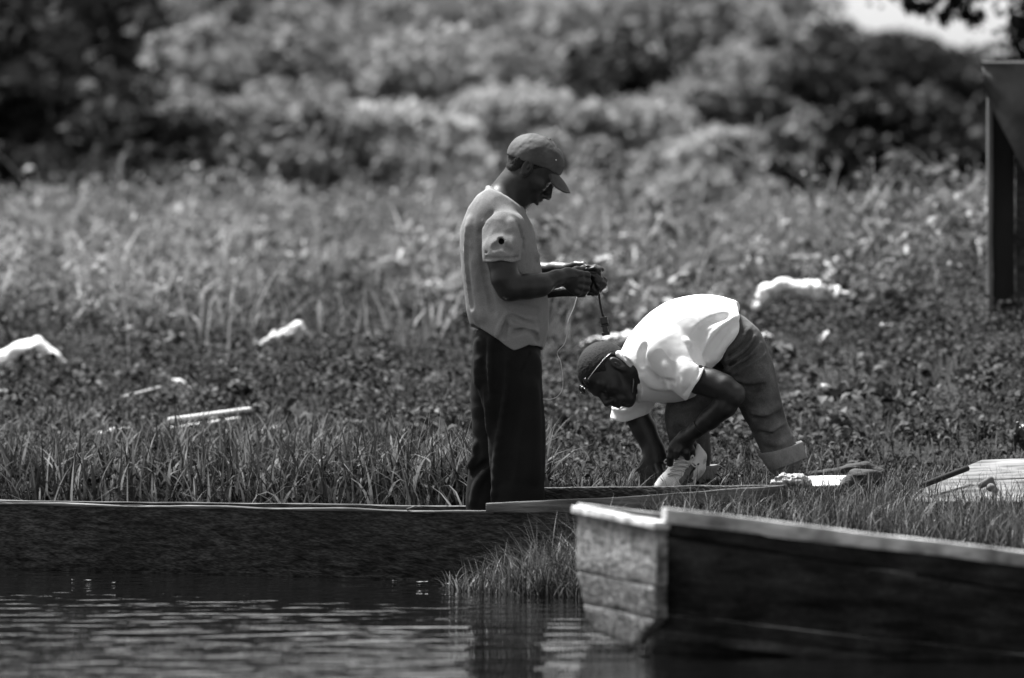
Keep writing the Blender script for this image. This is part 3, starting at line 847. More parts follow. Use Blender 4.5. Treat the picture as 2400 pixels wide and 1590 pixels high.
    for a, b in zip(rows[:-1], rows[1:]):
        S.seg(((a[1] + a[2]) / 2, 0, a[0]), ((b[1] + b[2]) / 2, 0, b[0]), ((a[2] - a[1]) / 2, a[3]), ((b[2] - b[1]) / 2, b[3]), 8)
    for q in (-1, 1):
        S.seg((1172, q * 30, 476), (1184, q * 100, 522), 33, 32, 18)
    S.cut(lambda X, Y, Z: np.interp(X, [1060, 1084, 1099, 1120, 1147, 1190, 1226, 1244, 1280], [590, 524, 486, 457, 440, 462, 489, 522, 600]).astype(np.float32) - Z + 0 * Y, 5)
    S.ell((1252, -40, 600), (14, 10, 13), None, 10)                              # chest
    S.ell((1252, 40, 600), (14, 10, 13), None, 10)
    xs = np.array([1040, 1110, 1126, 1164, 1186, 1204, 1222, 1240, 1256, 1270, 1320.])
    ys = np.array([766, 764, 770, 789, 806, 817, 812, 805, 812, 819, 824.])
    S.cut(lambda X, Y, Z: Z - np.interp(X, xs, ys).astype(np.float32) - 4 * np.sin(Y / 22.) + 0 * Y, 2)
    S.chain([(1190, 0, 860, 66, 84), (1190, 0, 790, 66, 84)], k=3, op='-')        # hollow under the hem
    # sleeves: separate cones kept crisp against the body
    T = Sculpt((1060, -190, 430), (1310, 190, 840), 2.3)
    for q in (-1, 1):
        T.seg((1178, q * 98, 534), (1176, q * 122, 600), (50, 40), (44, 45), 6)
        T.seg((1176, q * 121, 585), (1177, q * 125, 640), (44, 45), (42, 45), 4)
        T.ell((1186, q * 92, 526), (42, 34, 30), None, 14)
    T.cut(lambda X, Y, Z: Z - 613 + .02 * (X - 1176) - 2 * np.sin(X / 9.), 1.5)
    for q in (-1, 1):
        T.seg((1178, q * 123, 597), (1179, q * 126, 660), 35.5, 36.5, 2, op='-')
    T.seg((1175, -190, 566), (1176, -120, 566), 7.4, 7.4, 2, op='-', m=(0, 0, 1))     # worn hole
    T.ell((1179, -168, 572), (6, 16, 5), None, 1, op='-'); T.ell((1170, -168, 560), (4, 16, 6), None, 1, op='-')
    T.ell((1140, -152, 592), (3, 12, 3), None, .5, op='-')
    S.put(tuple(slice(None) for _ in range(3)), T.f, 4.0, '+')
    fold(S, [(1122, 540), (1128, 590), (1138, 650), (1150, 705), (1156, 735)], 7, 4, 8, '-')
    fold(S, [(1104, 520), (1100, 600), (1110, 690), (1122, 745)], 9, 3, 14, '+')
    fold(S, [(1092, 560), (1094, 630), (1104, 720)], 6, 3, 8, '-')
    fold(S, [(1116, 600), (1122, 680), (1136, 745)], 8, 2.6, 12, '+')
    fold(S, [(1190, 735), (1176, 760), (1168, 785)], 6, 4, 6, '+')
    fold(S, [(1194, 742), (1184, 768), (1180, 790)], 5, 4, 5, '-')
    fold(S, [(1196, 752), (1222, 768), (1256, 778)], 7, 4, 7, '+')
    fold(S, [(1204, 782), (1222, 776), (1248, 780), (1262, 800)], 6, 5, 6, '-')
    fold(S, [(1200, 740), (1222, 752), (1250, 760)], 6, 3, 6, '-')
    fold(S, [(1222, 655), (1240, 668), (1262, 676)], 6, 3, 7, '+')
    fold(S, [(1210, 640), (1232, 655), (1256, 660)], 5, 3, 6, '-')
    fold(S, [(1190, 712), (1220, 722), (1262, 728)], 8, 3, 10, '-')
    fold(S, [(1152, 500), (1134, 520), (1126, 548)], 5, 3, 5, '-')
    fold(S, [(1206, 520), (1222, 545), (1228, 585)], 4, 2.5, 5, '-')
    fold(S, [(1196, 524), (1204, 556), (1204, 592)], 8, 1.2, 12, '+')
    fold(S, [(1158, 580), (1172, 574), (1200, 590)], 5, 1.0, 8, '-')
    fold(S, [(1139, 604), (1176, 606), (1214, 604)], 4, 1.0, 2, '-')              # hem stitch
    # neckband
    nb = [(1150, -32, 445), (1172, -46, 458), (1198, -44, 474), (1220, -22, 489), (1226, 0, 493), (1220, 22, 489), (1198, 44, 474), (1172, 46, 458), (1150, 32, 445), (1144, 0, 442), (1150, -32, 445)]
    for a, b in zip(nb[:-1], nb[1:]): S.seg(a, b, 6, 6, 4)
    shirt = fig.add('t_shirt', S, M_TEE, disp=lambda P: .0011 * vnoise(P * np.array([26, 26, 8]), 5) + .0009 * (1 - 2 * np.abs(vnoise(P * np.array([30, 30, 13]) + 3, 6))))
    # trousers
    S = Sculpt((1050, -180, 750), (1310, 180, 1400), 2.5)
    S.seg((1192, 0, 765), (1188, 0, 815), (68, 86), (78, 92), 6)
    S.seg((1188, 0, 815), (1187, 0, 880), (78, 92), (80, 96), 10)
    near = [(1194, -46, 850, 75, 54), (1194, -46, 890, 75, 55), (1209, -48, 983, 67, 56), (1212, -48, 1059, 66, 55), (1215, -48, 1176, 60, 54), (1214, -48, 1370, 57, 52)]
    far = [(1176, 46, 850, 72, 54), (1166, 46, 890, 62, 55), (1163, 48, 955, 59, 56), (1167, 48, 1055, 58, 55), (1160, 48, 1090, 58, 54), (1152, 48, 1138, 57, 54), (1149, 48, 1200, 58, 54), (1150, 48, 1370, 57, 52)]
    for ch in (near, far):
        ch = [tuple(r) for r in spline(ch, 18)]
        for a, b in zip(ch[:-1], ch[1:]): S.seg(a[:3], b[:3], a[3:], b[3:], 5)
    S.cut(lambda X, Y, Z: np.maximum(Z - 1376, 772 - Z) + 0 * X + 0 * Y, 2)
    fold(S, [(1152, 800), (1150, 860), (1146, 940), (1150, 1010)], 9, 4, 10, '+')
    fold(S, [(1166, 800), (1166, 900), (1162, 1000)], 9, 4.5, 12, '-')
    fold(S, [(1199, 825), (1190, 920), (1176, 1005), (1166, 1090), (1160, 1172)], 10, 5, 10, '+')
    fold(S, [(1214, 840), (1206, 930), (1194, 1020), (1182, 1120)], 12, 4, 16, '-')
    fold(S, [(1124, 800), (1122, 860), (1126, 900)], 9, 3.5, 10, '+')
    fold(S, [(1134, 800), (1134, 870), (1138, 930)], 6, 3, 8, '-')
    fold(S, [(1241, 822), (1232, 850), (1220, 876)], 3, 2.5, 2, '-')
    fold(S, [(1118, 1040), (1112, 1078), (1104, 1092)], 7, 4, 8, '+')
    fold(S, [(1140, 1085), (1120, 1100), (1104, 1112)], 6, 4, 8, '-')
    fold(S, [(1138, 1110), (1120, 1140), (1112, 1180)], 8, 3, 10, '+')
    fold(S, [(1240, 900), (1246, 1000), (1244, 1120)], 14, 3, 18, '+')
    fig.add('trousers', S, M_TROUSER, disp=lambda P: .002 * vnoise(P * np.array([14, 14, 5]), 8))
    # cap: crown shell, brim, button, vents
    S = Sculpt((1150, -80, 295), (1350, 80, 470), 2.0)
    H.ell(S, (-.005, 0, .031), (.1055, .0855, .0955), 0)
    H.ell(S, (.040, 0, .068), (.050, .058, .046), .02)
    # lower edge of the cap: from behind the head to the forehead
    def rim(X, Y, Z):
        x = hx(X, Y, Z); z = hz(X, Y, Z)
        return -654 * (z - np.interp(x, [-.12, -.1, -.02, .05, .1], [-.024, -.02, .010, .042, .054]).astype(np.float32))
    S.cut(lambda X, Y, Z: rim(X, Y, Z) + 0 * Y, 2)
    H.ell(S, (-.005, 0, .022), (.097, .078, .088), .001, '-')
    cap = fig.add('cap', S, M_CAP, disp=lambda P: .0013 * vnoise(P * 45, 11) + .0006 * vnoise(P * 110, 12))
    # brim: a curved sheet with thickness
    nu, nv = 17, 8
    top, bot = [], []
    for i in range(nu):
        a = (i / (nu - 1) - .5) * 2                                   # across
        for j in range(nv):
            w = j / (nv - 1)
            th = a * .95
            bx = .091 * math.cos(th); by = .074 * math.sin(th); bz = float(np.interp(bx, [.0, .05, .095], [.024, .044, .055]))
            ex = .166 - .016 * a * a - .028 * abs(a) ** 6; ey = .060 * a; ez = .035 - .019 * a * a
            x = bx + (ex - bx) * w; y = by + (ey - by) * w
            z = bz + (ez - bz) * w - .011 * a * a * math.sin(math.pi * w) + .004 * (1 - a * a) * math.sin(math.pi * w)
            top.append(H.pt(x, y, z)); bot.append(H.pt(x, y, z - .0035))
    V = np.array(top + bot); n0 = len(top)
    q = []
    for i in range(nu - 1):
        for j in range(nv - 1):
            k0 = i * nv + j
            q.append((k0, k0 + 1, k0 + nv + 1, k0 + nv)); q.append((n0 + k0, n0 + k0 + nv, n0 + k0 + nv + 1, n0 + k0 + 1))
    ring = [i * nv + nv - 1 for i in range(nu)]
    for a, b in zip(ring[:-1], ring[1:]): q.append((a, b, n0 + b, n0 + a))
    for i in (0, nu - 1):
        for j in range(nv - 1):
            a, b = i * nv + j, i * nv + j + 1
            q.append((a, b, n0 + b, n0 + a))
    link('brim', np_mesh('brim', fig.w(V), q), M_CAP, cap)
    Sb = Sculpt(H.pt(-.02, 0, .125) - 14, H.pt(-.02, 0, .125) + 14, 1.4)
    Sb.ell(H.pt(-.018, 0, .1255), (5, 5, 3.0), None, 0)
    fig.add('button', Sb, M_CAP, cap)
    for a_ in (-.9, -.1, .75):                                        # stitched seams over the crown
        pts = []
        for k in range(18):
            e = .25 + k / 17 * 1.3
            x = math.cos(e) * math.cos(a_); y = -math.cos(e) * math.sin(a_ + .9); z = math.sin(e)
            n_ = math.sqrt(x * x + y * y + z * z)
            pts.append(H.pt(-.005 + .1068 * x / n_, .0868 * y / n_, .031 + .0968 * z / n_))
        fig.tube('seam', pts, .0011, M_CAP, cap, 5)
    for (x, y, z) in ((.050, -.060, .086),):
        c = H.pt(x, y, z); Sb = Sculpt(c - 8, c + 8, .8); Sb.ell(c, (2.2, 2.2, 2.2), None, 0)
        fig.add('eyelet', Sb, M_CORD, cap)
    return fig, H

# ---------------- bending man
def bending_man():
    fig = Figure('person', 24.7, (1720, 1150))
    tag(fig.root, 'bending man in white tee and rolled jeans, sunglasses on his head, fitting a trainer', 'person', 'two men at the dugout canoe')
    ppm = F_PX / 24.7
    t = math.radians(64); yw = math.radians(26)
    F0 = np.array((-math.cos(t), 0, math.sin(t))); U = np.array((-math.sin(t), 0, -math.cos(t))); L0 = np.array((0, 1.0, 0))
    F = F0 * math.cos(yw) - L0 * math.sin(yw); Lt = L0 * math.cos(yw) + F0 * math.sin(yw)
    H = Head((1434, -4, 877), F, Lt, U, ppm * 1.0)
    S = Sculpt((1320, -230, 680), (1935, 190, 1165), 2.3)
    H.build(S)
    S.seg((1446, 0, 868), (1506, 0, 872), 37, 40, 20)                           # neck
    S.seg((1500, 0, 868), (1560, 0, 830), (50, 64), (70, 84), 16)               # trunk under the shirt
    S.seg((1560, 0, 830), (1640, 0, 790), (70, 84), (68, 80), 16)
    S.seg((1640, 0, 790), (1720, 0, 800), (68, 80), (56, 76), 16)
    for a, b, ra, rb in [((1725, -50, 800), (1776, -70, 935), 52, 40), ((1776, -70, 935), (1838, -60, 1095), 36, 21),
                         ((1705, 50, 820), (1614, 70, 970), 52, 40), ((1614, 70, 970), (1640, 60, 1090), 34, 22)]:
        S.seg(a, b, ra, rb, 12)
    S.chain([(1838, -60, 1090, 24), (1852, -60, 1124, 26)], k=8)
    S.ell((1848, -60, 1128), (26, 22, 20), None, 10)
    S.chain([(1846, -60, 1134, 20), (1812, -64, 1142, 16), (1786, -66, 1146, 11)], k=10)
    S.chain([(1640, 60, 1090, 21), (1636, 60, 1128, 20), (1600, 56, 1140, 16)], k=10)
    # near arm
    A = [(1562, -78, 826, 28), (1612, -108, 868, 27), (1636, -122, 888, 33), (1690, -146, 906, 31), (1714, -150, 921, 27), (1694, -140, 948, 27.5), (1660, -112, 980, 23.5), (1628, -84, 1008, 18), (1608, -68, 1024, 17)]
    for a, b in zip(A[:-1], A[1:]): S.seg(a[:3], b[:3], a[3], b[3], 7)
    S.ell((1668, -140, 892), (34, 24, 26), np.array([[.86, 0, .51], [0, 1, 0], [-.51, 0, .86]]), 12)
    S.ell((1722, -150, 918), (14, 16, 14), None, 8)                             # elbow
    # near hand gripping the heel and tongue
    S.seg((1608, -66, 1024), (1590, -58, 1050), (21, 15), (26, 14), 10)
    S.chain([(1590, -62, 1032, 10), (1574, -64, 1050, 10), (1570, -62, 1070, 9), (1569, -56, 1086, 8)], k=4)      # index along the tongue
    S.chain([(1598, -64, 1038, 9.5), (1586, -72, 1056, 9), (1584, -70, 1066, 8)], k=3)
    S.chain([(1606, -62, 1040, 9.5), (1606, -64, 1060, 9), (1610, -56, 1072, 8)], k=3)
    S.chain([(1612, -58, 1036, 9), (1620, -54, 1054, 8.5), (1622, -46, 1066, 7.5)], k=3)
    S.chain([(1604, -48, 1030, 10), (1622, -36, 1040, 9.5), (1630, -28, 1054, 8)], k=4)                           # thumb inside the heel
    # far arm reaching down to the ground
    A = [(1512, 84, 890, 26), (1492, 94, 950, 29), (1490, 96, 966, 31), (1512, 92, 1010, 28), (1534, 82, 1058, 25), (1540, 76, 1078, 23)]
    for a, b in zip(A[:-1], A[1:]): S.seg(a[:3], b[:3], a[3], b[3], 8)
    S.seg((1540, 76, 1072), (1524, 66, 1112), (27, 17), (34, 14), 12)
    for i in range(4):
        x = 1505 + 15 * i
        S.chain([(x + 4, 64, 1112, 9.5), (x - 8, 56, 1134, 9), (x - 14, 50, 1150, 8), (x - 20, 46, 1158, 7)], k=3)
    S.chain([(1544, 56, 1096, 11), (1550, 40, 1114, 10), (1548, 30, 1132, 8)], k=4)
    fig.add('body', S, M_SKIN)
    eyes(fig, H)
    # hair
    S = Sculpt((1315, -85, 775), (1500, 85, 970), 2.0)
    H.ell(S, (-.006, 0, .042), (.103, .081, .0925), 0)
    o, Rm, pp = H.o, H.R, H.p
    def hc(i):
        return lambda X, Y, Z: ((X - o[0]) * Rm[i, 0] + (Y - o[1]) * Rm[i, 1] + (Z - o[2]) * Rm[i, 2]) / pp
    hx, hy, hz = hc(0), hc(1), hc(2)
    def line(X, Y, Z):
        x, z = hx(X, Y, Z), hz(X, Y, Z)
        lim = np.interp(x, [-.12, -.06, -.03, .01, .035, .05, .07, .11], [-.035, -.03, .035, .042, .02, .055, .075, .08]).astype(np.float32)
        return -pp * (z - lim)
    S.cut(line, 3)
    fig.add('hair', S, M_HAIR, disp=lambda P: .0011 * vnoise(P * 300, 3))
    # T-shirt
    S = Sculpt((1400, -215, 680), (1770, 190, 1010), 2.3)
    rows = [((1486, 868), 44, 60), ((1512, 866), 58, 86), ((1545, 848), 82, 104), ((1580, 828), 102, 108), ((1620, 808), 107, 106), ((1664, 790), 92, 102), ((1700, 782), 72, 98), ((1740, 790), 64, 94)]
    rows = [((r[0], r[1]), r[2], r[3]) for r in spline([(a[0], a[1], b, c) for a, b, c in rows], 26)]
    for a, b in zip(rows[:-1], rows[1:]):
        S.seg((a[0][0], 0, a[0][1]), (b[0][0], 0, b[0][1]), (a[1], a[2]), (b[1], b[2]), 16)
    S.seg((1500, 0, 890), (1580, 0, 880), (50, 80), (60, 84), 20)                # hanging front of the shirt
    S.cut(lambda X, Y, Z: np.interp(Z, [760, 800, 826, 846, 867, 909, 936, 960], [1440, 1442, 1452, 1478, 1492, 1504, 1502, 1498]).astype(np.float32) - X + 0 * Y, 4)
    # hem across the small of the back to the belly
    def hem(X, Y, Z):
        xs = np.interp(Z, [690, 728, 759, 797, 838, 860, 900], [1722, 1731, 1729, 1713, 1686, 1666, 1630]).astype(np.float32)
        return X - xs - 2.5 * np.sin(Z / 11.) - 4 * np.sin(Y / 24.)
    S.cut(hem, 2)
    S.seg((1770, 0, 790), (1712, 0, 790), (62, 84), (60, 82), 3, op='-')
    # neck opening
    S.seg((1452, 0, 872), (1490, 0, 880), (44, 46), (36, 40), 4, op='-')
    S.seg((1488, 0, 915), (1498, 0, 930), (16, 34), (12, 26), 4, op='-')
    T = Sculpt((1400, -215, 680), (1770, 190, 1010), 2.3)
    T.seg((1560, -80, 816), (1630, -120, 894), (64, 50), (50, 50), 6)
    T.seg((1616, -116, 882), (1668, -136, 924), (50, 50), (47.5, 48), 4)
    ax = np.array((.86, .51))
    T.cut(lambda X, Y, Z: np.where(Y < 0, (X - 1629) * .86 + (Z - 894) * .51 - 1.5 * np.sin((X - Z) / 13.), -50), 1.5)
    T.seg((1630, -122, 892), (1690, -146, 932), 37, 39, 2, op='-')
    S.put(tuple(slice(None) for _ in range(3)), T.f, 5.0, '+')
    T = Sculpt((1400, -215, 680), (1770, 190, 1010), 2.3)
    T.seg((1520, 80, 886), (1478, 96, 968), (46, 40), (41, 42), 6)
    T.seg((1484, 92, 950), (1466, 100, 1010), (43, 43), (42, 42), 4)
    T.cut(lambda X, Y, Z: (X - 1470) * .08 + (Z - 990) + .006 * (X - 1468) ** 2 - 1.5 * np.sin(X / 10.) + 0 * Y, 1.5)
    T.seg((1480, 94, 968), (1464, 100, 1020), 36, 37, 2, op='-')
    S.put(tuple(slice(None) for _ in range(3)), T.f, 6.0, '+')
    # collar band
    nb = [(1450, -30, 830), (1472, -50, 846), (1490, -52, 876), (1500, -40, 908), (1500, -18, 932), (1498, 0, 938), (1500, 18, 932), (1500, 40, 908), (1490, 52, 876), (1472, 50, 846), (1450, 30, 830), (1446, 0, 828), (1450, -30, 830)]
    for a, b in zip(nb[:-1], nb[1:]): S.seg(a, b, 7, 7, 5)
    fold(S, [(1724, 742), (1690, 764), (1650, 800), (1632, 836)], 7, 5, 7, '+')
    fold(S, [(1722, 756), (1694, 782), (1660, 826), (1648, 846)], 8, 3.5, 9, '-')
    fold(S, [(1718, 776), (1690, 812), (1666, 846)], 7, 5, 6, '+')
    fold(S, [(1700, 738), (1660, 752), (1630, 776)], 7, 3, 8, '-')
    fold(S, [(1640, 780), (1628, 810), (1640, 840)], 11, 3, 14, '-')
    fold(S, [(1604, 800), (1626, 826), (1640, 852)], 8, 4, 8, '+')
    fold(S, [(1556, 850), (1566, 872), (1572, 890)], 6, 2, 8, '+')
    fold(S, [(1596, 850), (1606, 872), (1608, 896)], 9, 1.6, 12, '+')
    fold(S, [(1512, 850), (1520, 870), (1548, 888), (1574, 894)], 6, 5, 6, '-')
    fold(S, [(1506, 810), (1500, 830), (1504, 852)], 8, 1.6, 10, '-')
    fold(S, [(1506, 880), (1530, 900), (1570, 906)], 7, 3, 9, '+')
    fold(S, [(1440, 958), (1464, 966), (1494, 956)], 5, 2, 6, '+')
    fold(S, [(1641, 852), (1622, 886), (1597, 921)], 4, 1.0, 2, '-')
    fig.add('t_shirt', S, M_WHITE, disp=lambda P: .0018 * vnoise(P * np.array([16, 16, 16]), 5) + .0006 * vnoise(P * 50, 6))
    # jeans
    S = Sculpt((1540, -170, 700), (1905, 170, 1150), 2.4)
    S.seg((1704, 0, 788), (1726, 0, 800), (60, 88), (56, 88), 8)
    S.seg((1720, -30, 790), (1732, -40, 812), (50, 60), (55, 58), 10)
    S.seg((1720, 30, 790), (1726, 40, 812), (50, 60), (55, 58), 10)
    near = [(1733, -48, 806, 56, 58), (1757, -56, 868, 54, 57), (1777, -66, 938, 49, 53), (1802, -66, 1000, 41, 46), (1824, -62, 1052, 40, 42), (1834, -60, 1080, 40, 40)]
    far = [(1716, 48, 812, 56, 58), (1660, 64, 890, 54, 54), (1613, 72, 962, 51, 50), (1618, 66, 1033, 46, 46), (1628, 62, 1080, 40, 42)]
    for ch in (near, far):
        ch = [tuple(r) for r in spline(ch, 14)]
        for a, b in zip(ch[:-1], ch[1:]): S.seg(a[:3], b[:3], a[3:], b[3:], 6)
    S.cut(lambda X, Y, Z: -(X - np.interp(Z, [700, 740, 790, 840, 860, 1200], [1716, 1716, 1700, 1672, 1540, 1500]).astype(np.float32)) + 0 * Y, 3)
    S.seg((1690, 0, 786), (1716, 0, 790), (52, 80), (50, 78), 2, op='-')
    fold(S, [(1752, 770), (1730, 800), (1704, 822)], 5, 4, 5, '+')
    fold(S, [(1764, 790), (1740, 820), (1700, 846)], 5, 4, 5, '+')
    fold(S, [(1758, 780), (1736, 810), (1702, 834)], 4, 4, 4, '-')
    fold(S, [(1776, 806), (1750, 834), (1710, 864), (1690, 872)], 6, 5, 6, '+')
    fold(S, [(1772, 798), (1744, 828), (1704, 856)], 4, 4, 4, '-')
    fold(S, [(1788, 828), (1762, 846), (1720, 874)], 5, 4, 6, '+')
    fold(S, [(1786, 820), (1756, 842), (1714, 868)], 4, 4, 5, '-')
    fold(S, [(1784, 892), (1756, 896), (1728, 892)], 6, 4, 8, '+')
    fold(S, [(1790, 902), (1756, 908), (1724, 902)], 5, 4, 7, '-')
    fold(S, [(1820, 952), (1790, 966), (1758, 962)], 7, 2, 10, '+')
    fold(S, [(1826, 968), (1794, 984), (1764, 980)], 6, 2.6, 9, '-')
    fold(S, [(1834, 990), (1804, 1004), (1776, 1000)], 6, 2.4, 9, '+')
    fold(S, [(1836, 1002), (1806, 1020), (1782, 1014)], 5, 2.6, 8, '-')
    fold(S, [(1850, 1024), (1820, 1036), (1792, 1030)], 6, 2.4, 9, '+')
    fold(S, [(1580, 1000), (1604, 1012), (1640, 1010)], 6, 4, 8, '-')
    fold(S, [(1576, 960), (1600, 950), (1632, 956)], 6, 3, 8, '+')
    fold(S, [(1650, 900), (1630, 940), (1600, 960)], 6, 3, 8, '+')
    jeans = fig.add('jeans', S, M_DENIM, disp=lambda P: .0018 * vnoise(P * np.array([26, 26, 26]), 8) + .0008 * vnoise(P * 70, 9))
    # waistband and seam as sub-parts
    sm = [(1752, -16, 768), (1764, -30, 784), (1784, -52, 824), (1808, -58, 866), (1823, -66, 925), (1838, -66, 985), (1856, -62, 1028)]
    P = spline(sm, 30)
    fig.tube('side_seam', P + np.array((2, 0, 0)), .0028, M_DENIM_IN, jeans, 6)
    # turned-up cuffs: open bands showing the pale reverse of the denim
    def cuff(rim_t, rim_b, b0, b1, yc):
        (x0, z0), (x1, z1) = rim_t; (x2, z2), (x3, z3) = rim_b
        n = 36; V = []
        prof = [(0, 1.0), (-.03, 1.04), (.04, 1.08), (.2, 1.07), (.6, 1.05), (.94, 1.04), (1.0, 1.0), (.95, .95), (.5, .93), (.05, .92)]
        for w, sc in prof:
            cx = (x0 + x1) / 2 * (1 - w) + (x2 + x3) / 2 * w; cz = (z0 + z1) / 2 * (1 - w) + (z2 + z3) / 2 * w
            ux = (x1 - x0) / 2 * (1 - w) + (x3 - x2) / 2 * w; uz = (z1 - z0) / 2 * (1 - w) + (z3 - z2) / 2 * w
            bb = b0 * (1 - w) + b1 * w
            for j in range(n):
                th = j / n * 2 * math.pi
                wob = 1 + .02 * math.sin(3 * th + 2 * w) + .012 * math.sin(7 * th)
                sag = 5 * math.sin(th) ** 2 * (1 - w)
                V.append((cx + ux * math.cos(th) * sc * wob, yc - bb * math.sin(th) * sc * wob, cz + uz * math.cos(th) * sc + sag))
        m = len(prof); q = [(i * n + j, i * n + (j + 1) % n, ((i + 1) % m) * n + (j + 1) % n, ((i + 1) % m) * n + j) for i in range(m) for j in range(n)]
        return link('cuff', np_mesh('cuff', fig.w(V), q), M_DENIM_IN, jeans)
    cuff(((1777, 1061), (1874, 1033)), ((1803, 1104), (1886, 1072)), 48, 44, -60)
    cuff(((1592, 1086), (1684, 1092)), ((1594, 1132), (1670, 1134)), 44, 40, 62)
    # low dark shoe on the planted foot
    S = Sculpt((1750, -110, 1080), (1905, -10, 1170), 1.8)
    S.chain([(1852, -60, 1136, 24), (1812, -64, 1146, 21), (1782, -66, 1150, 16)], k=10)
    S.ell((1856, -60, 1122), (22, 24, 22), None, 10)
    S.cut(lambda X, Y, Z: Z - 1160 + 0 * X + 0 * Y, 2)
    S.seg((1846, -60, 1104), (1846, -60, 1120), 21, 21, 2, op='-')
    fig.add('shoe', S, M_SHOE_DARK)
    # chain necklace
    ch = [(1458, -44, 832), (1470, -52, 846), (1481, -56, 866), (1484, -54, 890), (1482, -46, 912), (1479, -32, 934), (1470, -18, 948), (1456, -4, 958), (1452, 12, 956), (1466, 30, 940), (1478, 46, 905), (1478, 54, 868), (1462, 44, 834)]
    P = spline(ch, 170)
    links_ = []
    for i in range(0, len(P) - 1):
        links_.append(P[i])
    rs = [1.0 if i % 2 == 0 else .55 for i in range(len(links_))]
    fig.tube('necklace', links_, .0028, M_STEEL, None, 6, rs)
    # bracelet
    c = np.array((1640, -95, 998)); axv = np.array((-.66, .45, .60)); e1 = np.array((.6, 0, .66)); e1 /= np.linalg.norm(e1); e2 = np.cross(axv, e1); e2 /= np.linalg.norm(e2)
    P = [c + 21.5 * (math.cos(a) * e1 + math.sin(a) * e2) for a in np.linspace(0, 2 * math.pi, 30)]
    fig.tube('bracelet', P, .0016, M_BLACK)
    # sunglasses pushed up over the forehead
    sg = empty('sunglasses'); sg.parent = fig.root
    for q in (-1, 1):
        P = [H.pt(.094, q * .064, .073), H.pt(.06, q * .080, .066), H.pt(.0, q * .0865, .052), H.pt(-.035, q * .086, .038)]
        fig.tube('temple', spline(P, 10), .0009, M_STEEL, sg, 6)
        V = []; n = 20
        for lay in (0, 1):
            for j in range(n):
                a = j / n * 2 * math.pi
                sx = abs(math.cos(a)) ** .6 * math.copysign(1, math.cos(a)); sz = abs(math.sin(a)) ** .6 * math.copysign(1, math.sin(a))
                y = q * (.032 + .023 * sx); z = .073 + .015 * sz
                x = .100 - 1.9 * y * y - (z - .073) * .55 - .0025 * lay
                V.append(H.pt(x, y, z))
        qd = [(j, (j + 1) % n, n + (j + 1) % n, n + j) for j in range(n)]
        V.append(H.pt(.100 - 1.9 * .034 ** 2, q * .034, .073)); V.append(H.pt(.0975 - 1.9 * .034 ** 2, q * .034, .073))
        tr = [(2 * n, (j + 1) % n, j) for j in range(n)] + [(2 * n + 1, n + j, n + (j + 1) % n) for j in range(n)]
        link('lens', np_mesh('lens', fig.w(V), qd, tr), M_LENS, sg)
        fig.tube('rim', [V[j % n] for j in range(n + 1)], .0006, M_LENS, sg, 5)
    fig.tube('bridge', [H.pt(.103, -.009, .078), H.pt(.105, 0, .08), H.pt(.103, .009, .078)], .0016, M_STEEL, sg, 6)
    return fig, H

# ------------------------------------------------------------------ boats
M_DUG = mat('wet_dark_hull_wood', .012, .085, (14, 14, 70), rough=.7, spec=.2, bump=.6, bscale=(14, 30, 60), bdist=.014, brot=(0, .35, 0), layers=[((2, 2, 5), .55, 1.15, (.3, .65)), ((50, 50, 260), .35, 1.3, (.38, .62))], rrange=(.45, .8), contrast=(.36, .66))
M_DUG_TOP = mat('weathered_gunwale_wood', .07, .2, (5, 5, 60), rough=.85, spec=.2, bump=.8, bscale=(14, 14, 120), bdist=.006, layers=[((3, 3, 3), .4, 1.1, (.35, .6))])
M_GREY_WOOD = mat('sunlit_plank_wood', .06, .30, (26, 26, 26), rough=.85, spec=.2, bump=.8, bscale=(20, 20, 60), bdist=.008, layers=[((6, 6, 40), .45, 1.15, (.3, .6)), ((60, 60, 60), .6, 1.1, (.3, .6))])
M_DARK_PLANK = mat('shaded_plank_wood', .012, .075, (7, 7, 30), rough=.8, spec=.15, bump=.8, bscale=(14, 14, 60), bdist=.008, layers=[((5, 5, 9), .4, 1.3, (.3, .65)), ((60, 60, 60), .7, 1.2, (.3, .7))])  # shade on the overhanging boat sides is put into this dark colour
M_RAIL = mat('sunlit_rail', .3, .7, (14, 14, 50), rough=.85, spec=.2, bump=.6, bscale=(20, 20, 90), bdist=.005, layers=[((9, 9, 9), .35, 1.1, (.35, .6))])  # sunlight on the rails is put into this bright colour

